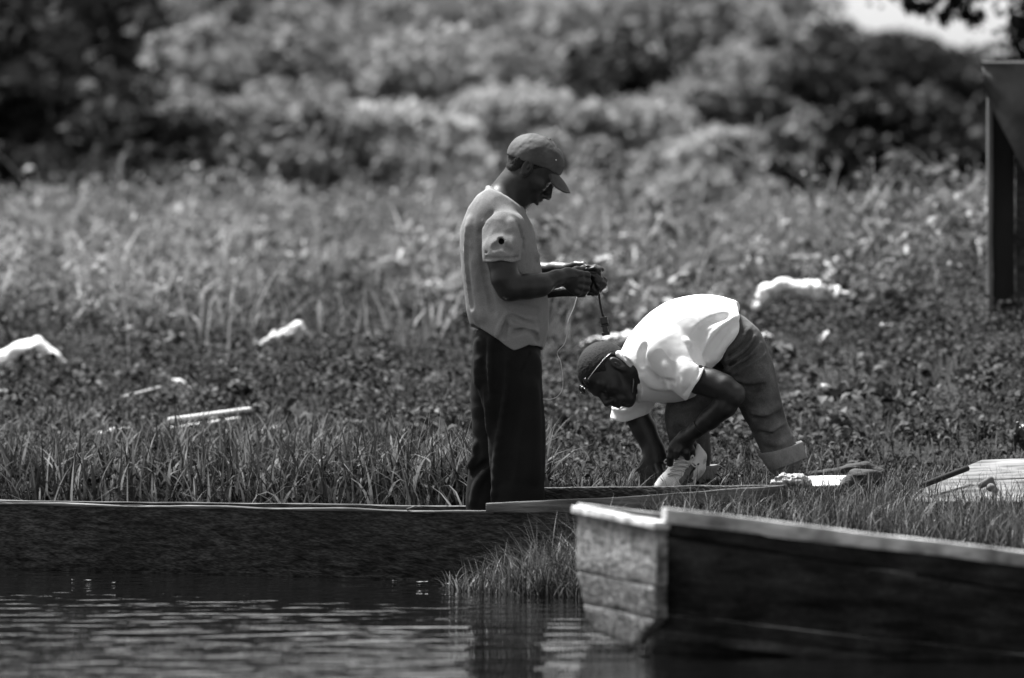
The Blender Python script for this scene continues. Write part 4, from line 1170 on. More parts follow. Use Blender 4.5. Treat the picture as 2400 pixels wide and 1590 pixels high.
def patch_board(name, P00, P10, P11, P01, thick, mat_, parent, nu=24, nv=3, rough_=.002, seed=0):
    """board from four outer-face corners (u along, v up), extruded by thick, with uneven edges"""
    P00, P10, P11, P01, thick = [np.array(p, float) for p in (P00, P10, P11, P01, thick)]
    V = []
    for lay in (0, 1):
        for i in range(nu + 1):
            u = i / nu
            for j in range(nv + 1):
                v = j / nv
                p = (P00 * (1 - u) + P10 * u) * (1 - v) + (P01 * (1 - u) + P11 * u) * v
                V.append(p + thick * lay)
    V = np.array(V)
    o = V.mean(0)
    V = V + np.stack([fbm(V * np.array([5, 5, 9]), 2, seed + k) for k in range(3)], 1) * rough_
    m = nv + 1; n0 = (nu + 1) * m; q = []
    for i in range(nu):
        for j in range(nv):
            k = i * m + j
            q.append((k, k + m, k + m + 1, k + 1)); q.append((n0 + k, n0 + k + 1, n0 + k + m + 1, n0 + k + m))
        for j in (0, nv):
            k = i * m + j; q.append((k, n0 + k, n0 + k + m, k + m) if j == 0 else (k, k + m, n0 + k + m, n0 + k))
    for j in range(nv):
        k = j; q.append((k, k + 1, n0 + k + 1, n0 + k)); k = nu * m + j; q.append((k, n0 + k, n0 + k + 1, k + 1))
    pl = np.array(parent.location) if parent is not None else o
    me = np_mesh(name, V - pl, q, smooth=False)
    ob = link(name, me, mat_, parent)
    if parent is None: ob.location = o
    md = ob.modifiers.new('edge', 'BEVEL'); md.width = .003; md.segments = 2; md.limit_method = 'ANGLE'; md.angle_limit = math.radians(50)
    return ob

def make_canoe():
    U = np.array((.9, -.436, 0)); N_ = np.array((.436, .9, 0)); O = np.array((-.23, 23.78, 0))
    root = empty('dugout_canoe', tuple(O))
    tag(root, 'long dark dugout canoe floating along the bank, the standing man inside it', 'canoe')
    S = np.concatenate([np.linspace(-2.9, 1.22, 64)])
    near = np.interp(S, [-2.9, -2.3, 0, .4, .8, 1.22], [.12, .02, 0, .02, .09, .2])
    far = np.interp(S, [-2.9, -2.3, -1.9, -.9, 0, .4, .8, 1.22], [.16, .2, .26, .42, .5, .48, .40, .26])
    top = np.interp(S, [-2.9, -1.9, 0, .6, 1.22], [.262, .24, .243, .25, .31])
    bot = np.interp(S, [-2.9, -2.0, .5, 1.22], [.02, -.13, -.13, .06])
    prof = []
    rng = np.random.default_rng(3)
    for i, s in enumerate(S):
        a, b, t, z0 = near[i], far[i], top[i], bot[i]; w = b - a; th = min(.028, w * .35); fl = min(.045, w * .2); wob = .004 * math.sin(s * 9) + .003 * math.sin(s * 23)
        zz = [t + wob, t * .6 + z0 * .4, t * .25 + z0 * .75, z0]
        pr = [(a, t + wob), (a + fl * .25, t * .6 + z0 * .4), (a + fl * .7, t * .25 + z0 * .75), (a + fl * 1.6, z0), ((a + b) / 2, z0 - .012), (b - fl * 1.6, z0), (b - fl * .7, t * .25 + z0 * .75), (b - fl * .25, t * .6 + z0 * .4), (b, t - wob * .5),
              (b - th, t - wob * .5), (b - th - fl * .4, t * .5 + z0 * .5), (b - fl * 1.8 - .005, z0 + .035), (a + fl * 1.8 + .005, z0 + .035), (a + th + fl * .4, t * .5 + z0 * .5), (a + th, t + wob)]
        prof.append([U * s + N_ * o_ + np.array((0, 0, z_)) for o_, z_ in pr])
    m = len(prof[0]); V = np.array(prof).reshape(-1, 3)
    V = V + np.stack([fbm((V + 7) * np.array([7, 7, 16]), 3, 60 + k) for k in range(3)], 1) * .0022
    q = [(i * m + j, i * m + (j + 1) % m, (i + 1) * m + (j + 1) % m, (i + 1) * m + j) for i in range(len(S) - 1) for j in range(m)]
    e0 = [tuple(range(m))[::-1]]
    me = np_mesh('hull', V, q, [(0, k, k + 1) for k in range(1, m - 1)] + [((len(S) - 1) * m, (len(S) - 1) * m + k + 1, (len(S) - 1) * m + k) for k in range(1, m - 1)], smooth=True)
    hull = link('hull', me, M_DUG, root)
    md = hull.modifiers.new('split', 'EDGE_SPLIT'); md.split_angle = math.radians(38)
    # weathered lips along both gunwales
    def lip(side, s0, s1, nm, z_lo, z_hi, th, mat_, out=.004, n=40, wobble=.002, seed=1):
        ss = np.linspace(s0, s1, n); V = []
        for s in ss:
            e = np.interp(s, S, near if side < 0 else far); t = np.interp(s, S, top)
            zl = z_lo(s, t); zh = z_hi(s, t)
            o0 = e - out if side < 0 else e + out; o1 = o0 + th if side < 0 else o0 - th
            for o_, z_ in ((o0, zl), (o0, zh), (o1, zh), (o1, zl)): V.append(U * s + N_ * o_ + np.array((0, 0, z_)))
        V = np.array(V); V = V + np.stack([fbm((V + 3) * np.array([9, 9, 20]), 2, seed + k) for k in range(3)], 1) * wobble
        q = [(i * 4 + j, i * 4 + (j + 1) % 4, (i + 1) * 4 + (j + 1) % 4, (i + 1) * 4 + j) for i in range(n - 1) for j in range(4)] + [(3, 2, 1, 0), tuple((n - 1) * 4 + j for j in range(4))]
        ob = link(nm, np_mesh(nm, V, q, smooth=False), mat_, root)
        md = ob.modifiers.new('edge', 'BEVEL'); md.width = .004; md.segments = 2; md.limit_method = 'ANGLE'; md.angle_limit = math.radians(50)
        return ob
    lip(-1, -2.85, .18, 'gunwale', lambda s, t: t - .004, lambda s, t: t + .006 + .003 * math.sin(s * 11), .034, M_DUG_TOP, seed=5)
    lip(1, -2.85, .2, 'gunwale', lambda s, t: t - .012, lambda s, t: t + .004, .03, M_DUG_TOP, seed=9)
    lip(-1, .15, 1.2, 'side_strake', lambda s, t: t + .001, lambda s, t: np.interp(s, [.15, .6, 1.2], [.278, .302, .352]), .03, M_DUG_TOP, out=.007, seed=13)
    lip(1, .12, 1.2, 'side_strake', lambda s, t: t - .03, lambda s, t: np.interp(s, [.12, .5, 1.2], [.318, .328, .352]), .03, M_DUG, out=.006, seed=17)
    # splinter on the rim
    p = U * -.16 + np.array((0, 0, .25)); link('splinter', tube_mesh('splinter', [p, p + np.array((.03, -.004, .012)), p + np.array((.055, -.002, .008))], .004, 5, [1.2, .8, .2]), M_DUG_TOP, root)

def make_plank_boat():
    A = np.array((.965, -.262, 0)); B = np.array((-.262, .965, 0)); C = np.array((.42, 19.45, 0))
    root = empty('plank_boat', tuple(C)); O = C
    tag(root, 'square-ended wooden plank boat nosed against the grassy bank, closest to the camera', 'boat')
    def p(a, b, z): return O + A * a + B * b + np.array((0, 0, z))
    L = 4.2
    z = lambda z0, s: (lambda a: z0 - s * a)
    zr1, zr0, zs, zc = z(.433, .105), z(.390, .105), z(.357, .145), z(.126, .095)
    # end board in two pieces, its sunlit tone put into the pale colour
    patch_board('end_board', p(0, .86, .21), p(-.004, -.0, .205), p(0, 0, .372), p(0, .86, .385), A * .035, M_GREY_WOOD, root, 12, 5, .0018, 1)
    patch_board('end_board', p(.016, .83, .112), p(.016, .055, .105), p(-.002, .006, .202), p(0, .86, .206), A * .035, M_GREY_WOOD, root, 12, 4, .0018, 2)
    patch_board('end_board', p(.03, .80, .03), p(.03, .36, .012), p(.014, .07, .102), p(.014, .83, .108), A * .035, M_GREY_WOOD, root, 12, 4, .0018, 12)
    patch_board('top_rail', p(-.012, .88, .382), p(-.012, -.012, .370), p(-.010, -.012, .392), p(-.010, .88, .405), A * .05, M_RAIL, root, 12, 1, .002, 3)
    # near side: rail, upper strake, lower strake, bottom
    n = 40
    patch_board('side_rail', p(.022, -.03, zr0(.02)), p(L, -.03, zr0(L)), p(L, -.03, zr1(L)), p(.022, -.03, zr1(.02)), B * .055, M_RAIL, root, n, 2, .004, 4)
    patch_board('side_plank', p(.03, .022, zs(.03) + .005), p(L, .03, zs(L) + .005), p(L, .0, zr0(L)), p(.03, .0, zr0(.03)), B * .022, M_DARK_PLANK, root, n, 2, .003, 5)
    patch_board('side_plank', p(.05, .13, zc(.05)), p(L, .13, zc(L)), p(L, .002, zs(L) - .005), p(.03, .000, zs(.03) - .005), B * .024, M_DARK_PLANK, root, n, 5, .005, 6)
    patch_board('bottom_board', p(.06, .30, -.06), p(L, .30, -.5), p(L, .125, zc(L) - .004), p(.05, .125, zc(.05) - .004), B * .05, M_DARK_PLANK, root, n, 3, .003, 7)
    patch_board('seam_light_block', p(.035, .05, zs(.03) - .05), p(L, .06, zs(L) - .05), p(L, .045, zs(L) + .05), p(.035, .035, zs(.03) + .03), B * .015, M_SHEDK, root, n, 1, .001, 17)  # added black strip behind the planks so the seam reads dark
    # far side, floor
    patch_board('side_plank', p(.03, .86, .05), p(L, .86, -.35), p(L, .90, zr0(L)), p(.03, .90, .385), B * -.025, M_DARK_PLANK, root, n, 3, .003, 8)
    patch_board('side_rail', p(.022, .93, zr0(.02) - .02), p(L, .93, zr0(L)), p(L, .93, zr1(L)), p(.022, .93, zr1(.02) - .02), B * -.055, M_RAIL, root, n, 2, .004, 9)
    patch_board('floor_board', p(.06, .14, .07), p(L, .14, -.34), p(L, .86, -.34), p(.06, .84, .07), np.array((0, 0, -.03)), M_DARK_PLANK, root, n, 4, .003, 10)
    for a in (.62, 1.7, 2.8):
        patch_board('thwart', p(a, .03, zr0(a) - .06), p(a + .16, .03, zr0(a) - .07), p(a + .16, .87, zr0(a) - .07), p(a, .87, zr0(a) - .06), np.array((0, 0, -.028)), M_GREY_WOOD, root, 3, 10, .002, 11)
    for a in (.40, .63, .86):
        q = p(a, .012, zs(a) - .012); link('nail', tube_mesh('nail', [q - B * .012 - O, q + B * .01 - O], .006, 8), M_PLASTIC, root)
    # mooring line hanging from the corner
    c0 = p(-.03, .02, .10); pts = [at(1499, y, 19.3) for y in np.linspace(1440, 1600, 9)]
    link_ = tube_mesh('mooring_line', spline([np.array(q) for q in pts], 20), .0022, 6)
    o = link('mooring_line', link_, M_SHEDP); tag(o, 'thin slack line hanging from the plank boat corner into the water', 'rope')

# ------------------------------------------------------------------ things held
def make_held():
    fig = Figure('waist_pouch', 24.0, (1385, 690))
    tag(fig.root, 'crumpled black waist pouch in the standing man\'s hands', 'pouch')
    S = Sculpt((1270, -70, 600), (1430, 70, 720), 1.8)
    S.chain([(1366, -2, 638, 14, 28), (1392, -6, 642, 19, 28), (1402, -6, 660, 19, 26), (1392, -6, 676, 17, 26)], k=8)
    S.seg((1372, -10, 624), (1411, -6, 631), (5, 20), (6, 16), 4)
    S.ell((1400, -12, 668), (15, 26, 14), None, 6)
    S.seg((1362, -8, 682), (1400, -8, 685), (6, 22), (6, 18), 6)
    S.chain([(1378, -34, 642, 5), (1396, -32, 652, 5), (1406, -26, 664, 5)], k=4)
    S.chain([(1374, -34, 632, 4), (1392, -32, 630, 4), (1408, -22, 634, 4)], k=3)
    S.chain([(1384, -38, 652, 4), (1392, -36, 664, 4), (1396, -32, 680, 4)], k=3, op='-')
    S.chain([(1380, -36, 636, 3), (1398, -32, 640, 3), (1408, -26, 650, 3)], k=2, op='-')
    S.ell((1412, -6, 645), (6, 30, 7), None, 4, '-')
    fig.add('bag', S, M_BLACK, disp=lambda P: .004 * vnoise(P * 60, 3) + .002 * vnoise(P * 140, 5))
    # belt webbing below the hand
    def ribbon(name, pts, w, mat_, t=2.0, n=18, parent=None):
        P = spline(pts, n); V = []
        for (x, y, z) in P:
            for dz, dy in ((-w / 2, -t / 2), (w / 2, -t / 2), (w / 2, t / 2), (-w / 2, t / 2)): V.append((x, y + dy, z + dz))
        q = [(i * 4 + j, i * 4 + (j + 1) % 4, (i + 1) * 4 + (j + 1) % 4, (i + 1) * 4 + j) for i in range(n - 1) for j in range(4)] + [(3, 2, 1, 0), tuple((n - 1) * 4 + j for j in range(4))]
        return link(name, np_mesh(name, fig.w(V), q, smooth=False), mat_, parent or fig.root)
    ribbon('belt', [(1272, 2, 690), (1300, -8, 686), (1330, -14, 684), (1368, -14, 684)], 22, M_BLACK)
    fig.tube('strap', spline([(1403, -6, 676), (1405, -6, 700), (1409, -6, 722), (1414, -6, 742)], 14), .0045, M_BLACK, None, 6)
    def block(name, cx, cz, hw, hz, hd, rot, chamf=1.5):
        S = Sculpt((cx - 30, -36, cz - 30), (cx + 30, 24, cz + 30), 1.2)
        c, s_ = math.cos(rot), math.sin(rot)
        sl, X, Y, Z = S.grid(S.lo, S.lo + S.n * S.h)
        u = (X - cx) * c + (Z - cz) * s_; v = -(X - cx) * s_ + (Z - cz) * c
        d = np.maximum(np.maximum(np.abs(u) - hw, np.abs(v) - hz), np.abs(Y + 6) - hd)
        S.put(sl, d.astype(np.float32), 0, '+')
        return S
    r = -.15
    bk = fig.add('buckle', block('b', 1416, 752, 8.5, 9, 3.5, r), M_PLASTIC, smooth_it=1)
    for (cx, cz, hw, hz, hd) in ((1417, 763, 10, 2.2, 4), (1418.5, 772, 6.5, 8, 3), (1420, 782, 9.5, 4.5, 3.5)):
        fig.add('clip', block('b', cx, cz, hw, hz, hd, r), M_PLASTIC, bk, smooth_it=1)
    # pale cord from the pouch to the trousers
    P = spline([(1352, -40, 696), (1344, -44, 722), (1331, -46, 752), (1329, -46, 780), (1322, -46, 806), (1306, -46, 826), (1314, -46, 850), (1319, -46, 890), (1316, -46, 915), (1304, -48, 930), (1288, -52, 935), (1272, -60, 934)], 70)
    V = Figure.w(fig, P) + fig.o
    o = link('cord', tube_mesh('cord', V - V[0], .0016, 6), M_CORD); o.location = V[0]
    tag(o, 'thin pale cord trailing from the pouch down to the dark trousers', 'cord')

def make_trainer():
    fig = Figure('trainer', 24.7, (1580, 1150))
    tag(fig.root, 'white and grey lace-up trainer in the bending man\'s hand, heel raised', 'shoe')
    S = Sculpt((1505, -75, 1020), (1670, 25, 1165), 1.6)
    yc = -26
    S.chain([(1636, yc, 1066, 16, 22), (1622, yc, 1098, 26, 24), (1594, yc, 1114, 33, 27), (1566, yc, 1134, 25, 29), (1540, yc, 1148, 15, 25)], k=10)
    S.chain([(1634, yc, 1046, 7, 16), (1644, yc, 1070, 11, 20), (1640, yc, 1096, 14, 22)], k=6)
    S.seg((1612, yc, 1052), (1606, yc, 1084), (13, 15), (10, 13), 4, op='-')
    S.cut(lambda X, Y, Z: Z - 1158 + 0 * X + 0 * Y, 1)
    fig.add('upper', S, M_SHOE)
    S = Sculpt((1505, -75, 1020), (1680, 25, 1170), 1.6)
    S.chain([(1648, yc, 1076, 8, 20), (1640, yc, 1102, 8, 21), (1620, yc, 1136, 7, 22), (1596, yc, 1152, 7, 26), (1560, yc, 1158, 6, 27), (1530, yc, 1158, 5, 22)], k=4)
    fig.add('sole', S, M_SOLE)
    S = Sculpt((1505, -80, 1020), (1670, 25, 1165), 1.6)                       # darker side panels, just proud of the upper
    S.chain([(1624, yc - 18, 1090, 10, 9), (1612, yc - 20, 1108, 13, 9), (1598, yc - 22, 1126, 14, 9)], k=5)
    fig.add('side_panel', S, M_SHOE_GREY)
    for k in range(4):
        a = (1600 + 8 * k, yc - 31 + k, 1136 - 12 * k); b = (1613 + 8 * k, yc - 27 + 2 * k, 1116 - 10 * k)
        fig.tube('stripe', spline([a, ((a[0] + b[0]) / 2 - 3, yc - 31, (a[2] + b[2]) / 2), b], 8), .0035, M_SHOE_DARK, None, 6)
    S = Sculpt((1550, -75, 1030), (1640, 25, 1110), 1.5)
    S.chain([(1580, yc, 1064, 7, 18), (1592, yc, 1066, 9, 20), (1606, yc, 1074, 6, 18)], k=6)
    S.ell((1592, yc - 16, 1068), (7, 8, 5), None, 2, '-')
    fig.add('tongue', S, M_SHOE)
    rows = [(1080, 1578, 1618), (1090, 1574, 1612), (1100, 1568, 1604), (1110, 1562, 1596)]
    for i, (zz, x0, x1) in enumerate(rows):
        for s_ in (0, 6):
            fig.tube('lace', spline([(x0 + 2, yc - 22, zz + s_), ((x0 + x1) / 2, yc - 33, zz - 3 + s_ * .4), (x1, yc - 30, zz + 4 - s_)], 10), .0032, M_CORD, None, 6)
    fig.tube('lace', spline([(1612, yc - 30, 1080), (1622, yc - 34, 1066), (1624, yc - 34, 1076), (1616, yc - 33, 1080), (1626, yc - 36, 1092), (1632, yc - 34, 1090), (1618, yc - 32, 1079)], 26), .0030, M_CORD, None, 6)
    fig.tube('lace', spline([(1572, yc - 26, 1078), (1560, yc - 26, 1076), (1556, yc - 26, 1082), (1562, yc - 26, 1084), (1572, yc - 26, 1078)], 18), .0030, M_CORD, None, 6)

# ------------------------------------------------------------------ litter, timber, shed
M_SLAB = mat('weathered_slab_wood', .06, .3, (6, 22, 60), rough=.9, spec=.15, bump=.9, bscale=(6, 30, 90), bdist=.008, layers=[((5, 5, 30), .45, 1.1, (.3, .6))])
M_PAPER = mat('bright_white_plastic', .72, .85, (9, 9, 9), rough=.55, spec=.35, bump=.4, bscale=(30, 30, 30), bdist=.01)
M_SACK = mat('dirty_white_sack', .35, .7, (12, 12, 12), rough=.8, spec=.2, bump=.6, bscale=(60, 60, 60), bdist=.005)
M_STONE = mat('rough_pale_stone', .12, .55, (40, 40, 40), rough=.95, spec=.1, bump=1.0, bscale=(70, 70, 70), bdist=.01)
M_LOG = mat('charred_wood', .015, .06, (10, 10, 40), rough=.85, spec=.25, bump=1.0, bscale=(20, 20, 70), bdist=.01)
M_DRY = mat('dry_stalk', .22, .42, (20, 20, 5), rough=.8, spec=.2)
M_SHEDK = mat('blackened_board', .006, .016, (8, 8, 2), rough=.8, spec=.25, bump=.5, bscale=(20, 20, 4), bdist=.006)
M_SHEDP = mat('grey_corner_post', .10, .2, (12, 12, 3), rough=.9, spec=.2, bump=.5, bscale=(30, 30, 6), bdist=.005)
M_TARP = mat('grey_tarpaulin', .04, .09, (6, 6, 6), rough=.5, spec=.4, bump=.5, bscale=(12, 12, 12), bdist=.02)

def lump(name, d, S, mat_, label, cat, disp=None, base=None, group=None, smooth_it=2):
    fig = Figure('x', d, base)
    o = fig.add(name, S, mat_, None, disp, smooth_it)
    r = fig.root; o.parent = None; o.location = r.location; bpy.data.objects.remove(r)
    tag(o, label, cat, group)
    return o

def crumple(amp, f=14, seed=1):
    return lambda P: 1.5 * amp * (np.abs(vnoise(P * f * np.array([1, 1, .6]), seed)) * 1.8 - .6 + .5 * (np.abs(vnoise(P * f * 1.9, seed + 1)) * 2 - .8))

def make_litter():
    G = 'scraps of white litter on the bank'
    def d_at(px, py): return gp(px, py).y
    # big bag, right
    d = d_at(1870, 745); h = 3.0
    S = Sculpt((1740, -60, 630), (2010, 60, 760), h)
    S.chain([(1775, 0, 722, 16, 24), (1800, 0, 690, 22, 26), (1830, 0, 668, 18, 28), (1880, 0, 680, 22, 30), (1920, 0, 688, 24, 30), (1962, 0, 694, 18, 24), (1984, 0, 690, 8, 12)], k=8)
    S.seg((1945, -4, 700), (1950, -4, 718), (10, 14), (6, 8), 6); S.seg((1770, 0, 715), (1790, 0, 740), (10, 14), (8, 10), 6)
    lump('plastic_bag', d, S, M_PAPER, 'long white plastic bag draped over weeds, beyond the bending man\'s back', 'bag', crumple(.010, 11), (1870, 745), G)
    d = d_at(90, 880)
    S = Sculpt((-110, -80, 780), (190, 80, 900), h)
    S.chain([(-90, 0, 870, 18, 30), (0, 0, 850, 24, 40), (50, 0, 825, 26, 46), (85, 0, 816, 24, 46), (125, 0, 842, 20, 36), (150, 0, 850, 10, 20)], k=10)
    S.chain([(70, -10, 830, 24, 30), (95, -14, 862, 20, 22), (100, -14, 872, 12, 14)], k=8)
    S.ell((70, -20, 890), (26, 40, 22), None, 6, '-'); S.ell((128, -20, 872), (10, 40, 16), None, 6, '-'); S.ell((20, -20, 890), (24, 40, 26), None, 6, '-')
    lump('plastic_bag', d, S, M_PAPER, 'domed white plastic bag at the left edge of the slope', 'bag', crumple(.007, 9), (90, 880), G)
    # pale sack behind the head of the bending man
    d = d_at(1400, 830)
    S = Sculpt((1330, -50, 770), (1510, 50, 840), 2.6)
    S.chain([(1372, 0, 806, 12, 18), (1400, 0, 806, 15, 22), (1450, 0, 800, 16, 26), (1495, 0, 790, 18, 26)], k=8)
    S.seg((1344, 0, 824), (1352, 0, 818), (7, 9), (7, 9), 3)
    lump('white_sack', d, S, M_PAPER, 'long white sack lying just behind the bending man\'s head', 'sack', crumple(.008, 14), (1400, 830), G)
    # torn pale sack, left
    d = d_at(660, 845)
    S = Sculpt((580, -60, 740), (750, 60, 860), 2.8)
    S.chain([(610, 0, 815, 14, 24), (650, 0, 795, 20, 30), (700, 0, 775, 20, 30), (712, 0, 800, 18, 30), (705, 0, 835, 14, 24)], k=8)
    S.seg((595, 0, 835), (660, 0, 830), (12, 20), (16, 20), 8)
    lump('torn_sack', d, S, M_SACK, 'torn pale sack or box lying in the weeds left of the standing man', 'sack', crumple(.012, 13), (660, 845), G)
    scr = [(425, 912, [(408, 892, 7), (422, 905, 10), (442, 912, 8)], 'small bright white scrap below and between the two pale sacks'),
           (925, 978, [(895, 970, 8), (925, 968, 11), (955, 964, 10)], 'flat pale scrap nearest the standing man\'s legs on the bank'),
           (655, 1026, [(620, 1014, 9), (650, 1010, 13), (672, 1018, 9)], 'crumpled white scrap just right of the pale battens'),
           (685, 1056, [(672, 1046, 8), (690, 1050, 9)], 'tiny white scrap in the grass below the crumpled one'),
           (265, 1034, [(222, 1022, 12), (262, 1018, 16), (300, 1014, 12)], 'wide white scrap in the grass left of the pale battens'),
           (130, 1020, [(118, 1008, 9), (140, 1010, 7)], 'small white scrap in the grass under the domed bag'),
           (1933, 812, [(1926, 802, 8), (1938, 782, 9)], 'upright white scrap below the long white bag'),
           (1800, 798, [(1796, 792, 9), (1806, 794, 7)], 'round white speck beside the bending man\'s hip'),
           (2085, 770, [(2070, 764, 7), (2086, 765, 8)], 'small white scrap right of the long white bag'),
           (1935, 914, [(1924, 908, 8), (1940, 911, 6)], 'small white scrap on the slope right of the jeans')]
    for k, (px, py, pts, lab) in enumerate(scr):
        d = d_at(px, py)
        xs = [p[0] for p in pts]; ys = [p[1] for p in pts]; m = max(p[2] for p in pts) + 16
        S = Sculpt((min(xs) - m, -40, min(ys) - m), (max(xs) + m, 40, max(ys) + m), 2.0)
        S.chain([(x, 0, y, r, r * 1.5) for x, y, r in pts], k=5)
        lump('paper_scrap', d, S, M_PAPER, lab, 'scrap', crumple(.006, 24, k), (px, py), G)
    # pale battens and sticks on the slope
    def stick(name, a, b, r, mat_, lab, cat, group=None, lift=0.0, lift2=None, bend=0):
        P0 = gp(*a); P1 = gp(*b); P0.z += lift; P1.z += lift if lift2 is None else lift2
        P0, P1 = np.array(P0), np.array(P1); md = (P0 + P1) / 2 + np.array((0, 0, bend))
        P = spline([P0, md, P1], 9)
        o = link(name, tube_mesh(name, P - P0, r, 6, np.linspace(1, .8, 9)), mat_); o.location = P0
        tag(o, lab, cat, group); return o
    stick('batten', (398, 1026), (585, 1000), .013, M_PAPER, 'upper of two pale battens lying in the bank grass', 'batten', 'pale battens', .07)
    stick('batten', (398, 1042), (560, 1016), .011, M_PAPER, 'lower of two pale battens lying in the bank grass', 'batten', 'pale battens', .06)
    stick('stick', (285, 962), (375, 938), .011, M_DRY, 'dull pale stick lying above the wide white scrap', 'stick', None, .05)
    def stalk(px, py0, d, tops, r, lab, mat_=M_DRY, name='dry_stalk', cat='stalk', group='dry stalks on the bank'):
        x = (px - 1200) * d / F_PX; z = float(ground_z(np.array([x]), np.array([d]))[0]); P0 = np.array((x, d, z - .02))
        pts = [P0] + [np.array(at(a, b, d)) for a, b in tops]
        P = spline(pts, 5 * len(pts)); o = link(name, tube_mesh(name, P - P0, r, 6, np.linspace(1, .7, len(P))), mat_); o.location = P0
        tag(o, lab, cat, group); return o
    stalk(278, 560, 41, [(279, 450), (284, 385), (292, 362)], .012, 'tall pale dry stalk with bent tip, leftmost on the bank')
    stalk(533, 520, 42, [(535, 470), (540, 430), (528, 408), (490, 400)], .011, 'dry stalk hooked over to the left like a crook, second from the left')
    stalk(372, 560, 40, [(368, 520), (358, 480), (354, 452)], .014, 'broad dull stalk between the two tall pale stalks')
    stalk(1000, 480, 46, [(1000, 400), (1004, 340), (990, 300)], .022, 'thick pale stem rising behind the standing man\'s back')
    stalk(1900, 600, 38, [(1902, 520), (1905, 420), (1910, 330)], .018, 'upright grey pole among the weeds, above the long white bag', M_SHEDP, 'pole', 'pole', None)
    stalk(2172, 640, 33, [(2150, 600), (2120, 545), (2100, 500), (2085, 492)], .007, 'thin pale stalk leaning left near the shed')
    stalk(2195, 690, 32, [(2196, 670), (2200, 636)], .014, 'short bright white stake in front of the shed', M_PAPER, 'stake', 'stake', None)
    stalk(2166, 700, 32, [(2172, 690), (2182, 662)], .008, 'thin slanting twig just left of the white stake', M_DRY)
    stalk(1820, 480, 38, [(1800, 440), (1760, 380), (1715, 350), (1690, 345)], .010, 'seedy reed arching left above the bending man', M_DRY)
    stalk(1770, 480, 40, [(1765, 420), (1772, 330), (1780, 270)], .008, 'slim upright reed beside the arching one', M_DRY)
    stalk(1630, 560, 38, [(1640, 500), (1650, 440), (1655, 400)], .010, 'short knobbed reed between cap peak and arching reed', M_DRY)
    # timber round the planted foot
    S = Sculpt((1790, -60, 1095), (1915, 60, 1160), 1.8)
    S.chain([(1815, 0, 1134, 10, 20), (1835, 0, 1126, 15, 26), (1870, 0, 1126, 13, 26), (1895, 0, 1132, 7, 16)], k=6)
    lump('stone', 24.0, S, M_STONE, 'rough pale lump of stone in front of the planted foot', 'stone', lambda P: .007 * vnoise(P * 45, 3) + .005 * vnoise(P * 110, 4), (1850, 1150))
    S = Sculpt((1955, -60, 1085), (2080, 60, 1170), 1.8)
    S.chain([(1990, 0, 1140, 22, 30), (2010, 0, 1122, 24, 32), (2044, 0, 1122, 26, 32)], k=4)
    S.cut(lambda X, Y, Z: 1100 - Z + .12 * (X - 2020) + 0 * Y, 1); S.cut(lambda X, Y, Z: -(X - 1972) - .6 * (Z - 1130) + 0 * Y, 1)
    lump('wood_block', 23.95, S, M_LOG, 'charred block of wood in the grass right of the stone', 'wood', lambda P: .004 * vnoise(P * np.array([20, 20, 70]), 3), (2010, 1160))
    S = Sculpt((1880, -70, 1080), (2090, 70, 1140), 1.8)
    S.chain([(1890, 0, 1112, 6, 20), (1940, 0, 1108, 7, 22), (1990, 0, 1100, 11, 22), (2030, 0, 1096, 13, 22), (2062, 0, 1110, 12, 20), (2076, 0, 1128, 8, 16)], k=8)
    lump('curved_timber', 24.5, S, M_LOG, 'long curved timber lying behind the charred block', 'wood', lambda P: .002 * vnoise(P * np.array([20, 20, 70]), 3), (1980, 1140))
    a = at(1893, 1116, 24.2); b = at(1995, 1116, 24.2); c = at(1995, 1136, 23.95); e = at(1905, 1138, 23.95)
    o = patch_board('white_sheet', e, c, b, a, (0, 0, -.006), M_PAPER, None, 10, 4, .004, 30); tag(o, 'bright white sheet between the stone and the charred block', 'sheet')
    # weathered board at the right with a dark bar and a bolt
    root = empty('weathered_board', at(2290, 1165, 23.7)); tag(root, 'pale weathered board lying in the grass at the right edge, black bar across it', 'board')
    patch_board('plank', at(2140, 1178, 23.55), at(2560, 1176, 23.45), at(2560, 1118, 23.8), at(2180, 1130, 23.85), (0, .01, -.03), M_SLAB, root, 20, 4, .004, 31)
    patch_board('plank', at(2184, 1127, 23.87), at(2560, 1114, 23.82), at(2560, 1072, 24.2), at(2300, 1078, 24.25), (0, .01, -.03), M_SLAB, root, 20, 4, .004, 32)
    P = [np.array(at(2164, 1138, 23.62)), np.array(at(2215, 1118, 23.7)), np.array(at(2268, 1098, 23.78))]
    o = link('iron_bar', tube_mesh('iron_bar', spline(P, 8) - P[0], .011, 8), M_SHEDK); o.location = P[0]; tag(o, 'black bar leaning across the end of the weathered board', 'bar')
    S = Sculpt((2285, -30, 1110), (2350, 30, 1180), 1.5)
    S.seg((2322, -20, 1143), (2322, 10, 1143), 10, 10, 1); S.seg((2322, -24, 1143), (2322, -16, 1143), 5, 5, 1); S.chain([(2300, 0, 1138, 8), (2322, 0, 1124, 7), (2334, 0, 1150, 6), (2330, 0, 1172, 6)], k=4)
    lump('bolt_fitting', 23.5, S, M_SHEDP, 'metal fitting with a round bolt head on the weathered board', 'fitting', None, (2322, 1172))
    S = Sculpt((2365, -40, 975), (2470, 60, 1070), 2.0)
    S.chain([(2395, 0, 1010, 16, 24), (2410, 0, 1030, 26, 30), (2430, 0, 1050, 26, 30)], k=8); S.chain([(2384, -10, 992, 5), (2380, -14, 1020, 4), (2380, -10, 1046, 4)], k=3)
    lump('black_bag', 24.9, S, M_BLACK, 'black bag cut off by the right edge above the weathered board', 'bag', crumple(.004, 30), (2400, 1065))
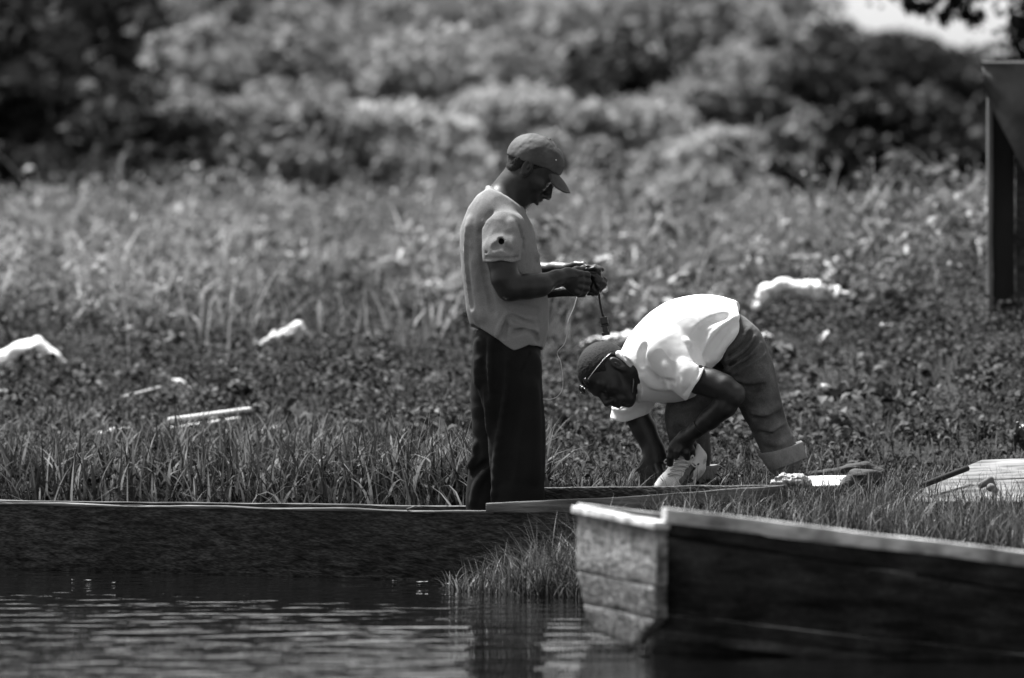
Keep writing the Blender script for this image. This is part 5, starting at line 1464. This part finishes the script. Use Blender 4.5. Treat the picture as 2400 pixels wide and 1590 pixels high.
    # floating leaves
    for k, (px, py, w) in enumerate([(990, 1368, 26), (1052, 1372, 22), (925, 1365, 12), (205, 1364, 22), (170, 1363, 7), (265, 1370, 9), (84, 1276, 16), (850, 1294, 6)]):
        dd = CAM_H * F_PX / (py - HORIZON)
        if k == 6: dd = 24.4
        P0 = at(px, py, dd); z0 = .004
        if k >= 6: continue
        rr = np.random.default_rng(k); n = 9
        th = np.arange(n) / n * 2 * np.pi; wr = .6 * w * dd / F_PX
        rad = wr * rr.uniform(.6, 1.1, n)
        V = np.stack([rad * np.cos(th), rad * .6 * np.sin(th), rr.uniform(.0, .004, n)], 1)
        V = np.concatenate([V, V * .9 - np.array((0, 0, .003)), [[0, 0, .003], [0, 0, -.002]]])
        q = [(j, (j + 1) % n, n + (j + 1) % n, n + j) for j in range(n)]
        t = [(2 * n, j, (j + 1) % n) for j in range(n)] + [(2 * n + 1, n + (j + 1) % n, n + j) for j in range(n)]
        o = link('floating_leaf', np_mesh('floating_leaf', V, q, t), M_SHEDP); o.location = (P0.x, P0.y, z0)
        tag(o, ['largest pale leaf floating by the canoe near the grass tuft', 'pale leaf floating nearest the grass tuft', 'small pale leaf floating left of the largest one', 'pale leaf floating alone toward the left of the canoe', 'tiny pale speck floating left of the lone leaf', 'tiny pale speck floating right of the lone leaf'][k], 'leaf', 'leaves floating beside the canoe')

def make_shed():
    d = 30.5
    x0 = (2318 - 1200) * d / F_PX
    zb = float(ground_z(np.array([x0]), np.array([d]))[0]) - .1
    root = empty('shed', (x0, d, zb)); tag(root, 'dark board shed at the right edge with a pale corner post and draped tarpaulin', 'shed')
    zt = at(2330, 165, d).z
    def bx(name, xa, xb, ya, yb, za, zc, m, seed): return patch_board(name, (xa, ya, za), (xb, ya, za), (xb, ya, zc), (xa, ya, zc), (0, yb - ya, 0), m, root, 4, 10, .004, seed)
    bx('corner_post', x0 - .006, x0 + .016, d - .01, d + .05, zb, zt - .02, M_SHEDP, 1)
    for k in range(6):
        bx('wall_board', x0 + .018 + .105 * k, x0 + .118 + .105 * k, d + .005 + .004 * (k % 2), d + .03, zb, zt, M_SHEDK if k != 1 else M_DARK_PLANK, 3 + k)
    # roof edge and tarp hanging over the front corner
    patch_board('roof', (x0 - .01, d - .1, zt + .005), (x0 + 1.0, d - .1, zt + .03), (x0 + 1.0, d + .3, zt + .05), (x0 - .01, d + .3, zt + .03), (0, 0, .02), M_SHEDK, root, 6, 6, .004, 20)
    nu, nv = 26, 16; V = []
    for i in range(nu):
        u = i / (nu - 1)
        for j in range(nv):
            v = j / (nv - 1)
            drop = (.10 + .55 * min(1, u * 2.2) + .1 * math.sin(u * 7)) * v
            V.append((x0 - .04 + .8 * u, d - .12 - .05 * math.sin(u * 31 + v * 3) * v - .03 * math.sin(u * 13) - .02 * v + .02 * math.sin(v * 9 + u * 5), zt + .03 - drop))
    V = np.array(V); V = np.concatenate([V, V + np.array((0, .004, 0))]) - np.array(root.location); n0 = nu * nv
    q = [(i * nv + j, (i + 1) * nv + j, (i + 1) * nv + j + 1, i * nv + j + 1) for i in range(nu - 1) for j in range(nv - 1)]
    q += [tuple(n0 + a for a in f[::-1]) for f in q]
    link('tarpaulin', np_mesh('tarpaulin', V, q), M_TARP, root)

# ------------------------------------------------------------------ build
make_ground()
make_water()
make_trees()
make_vegetation()
make_canoe()
make_plank_boat()
make_shed()
standing_man()
bending_man()
make_held()
make_trainer()
make_litter()
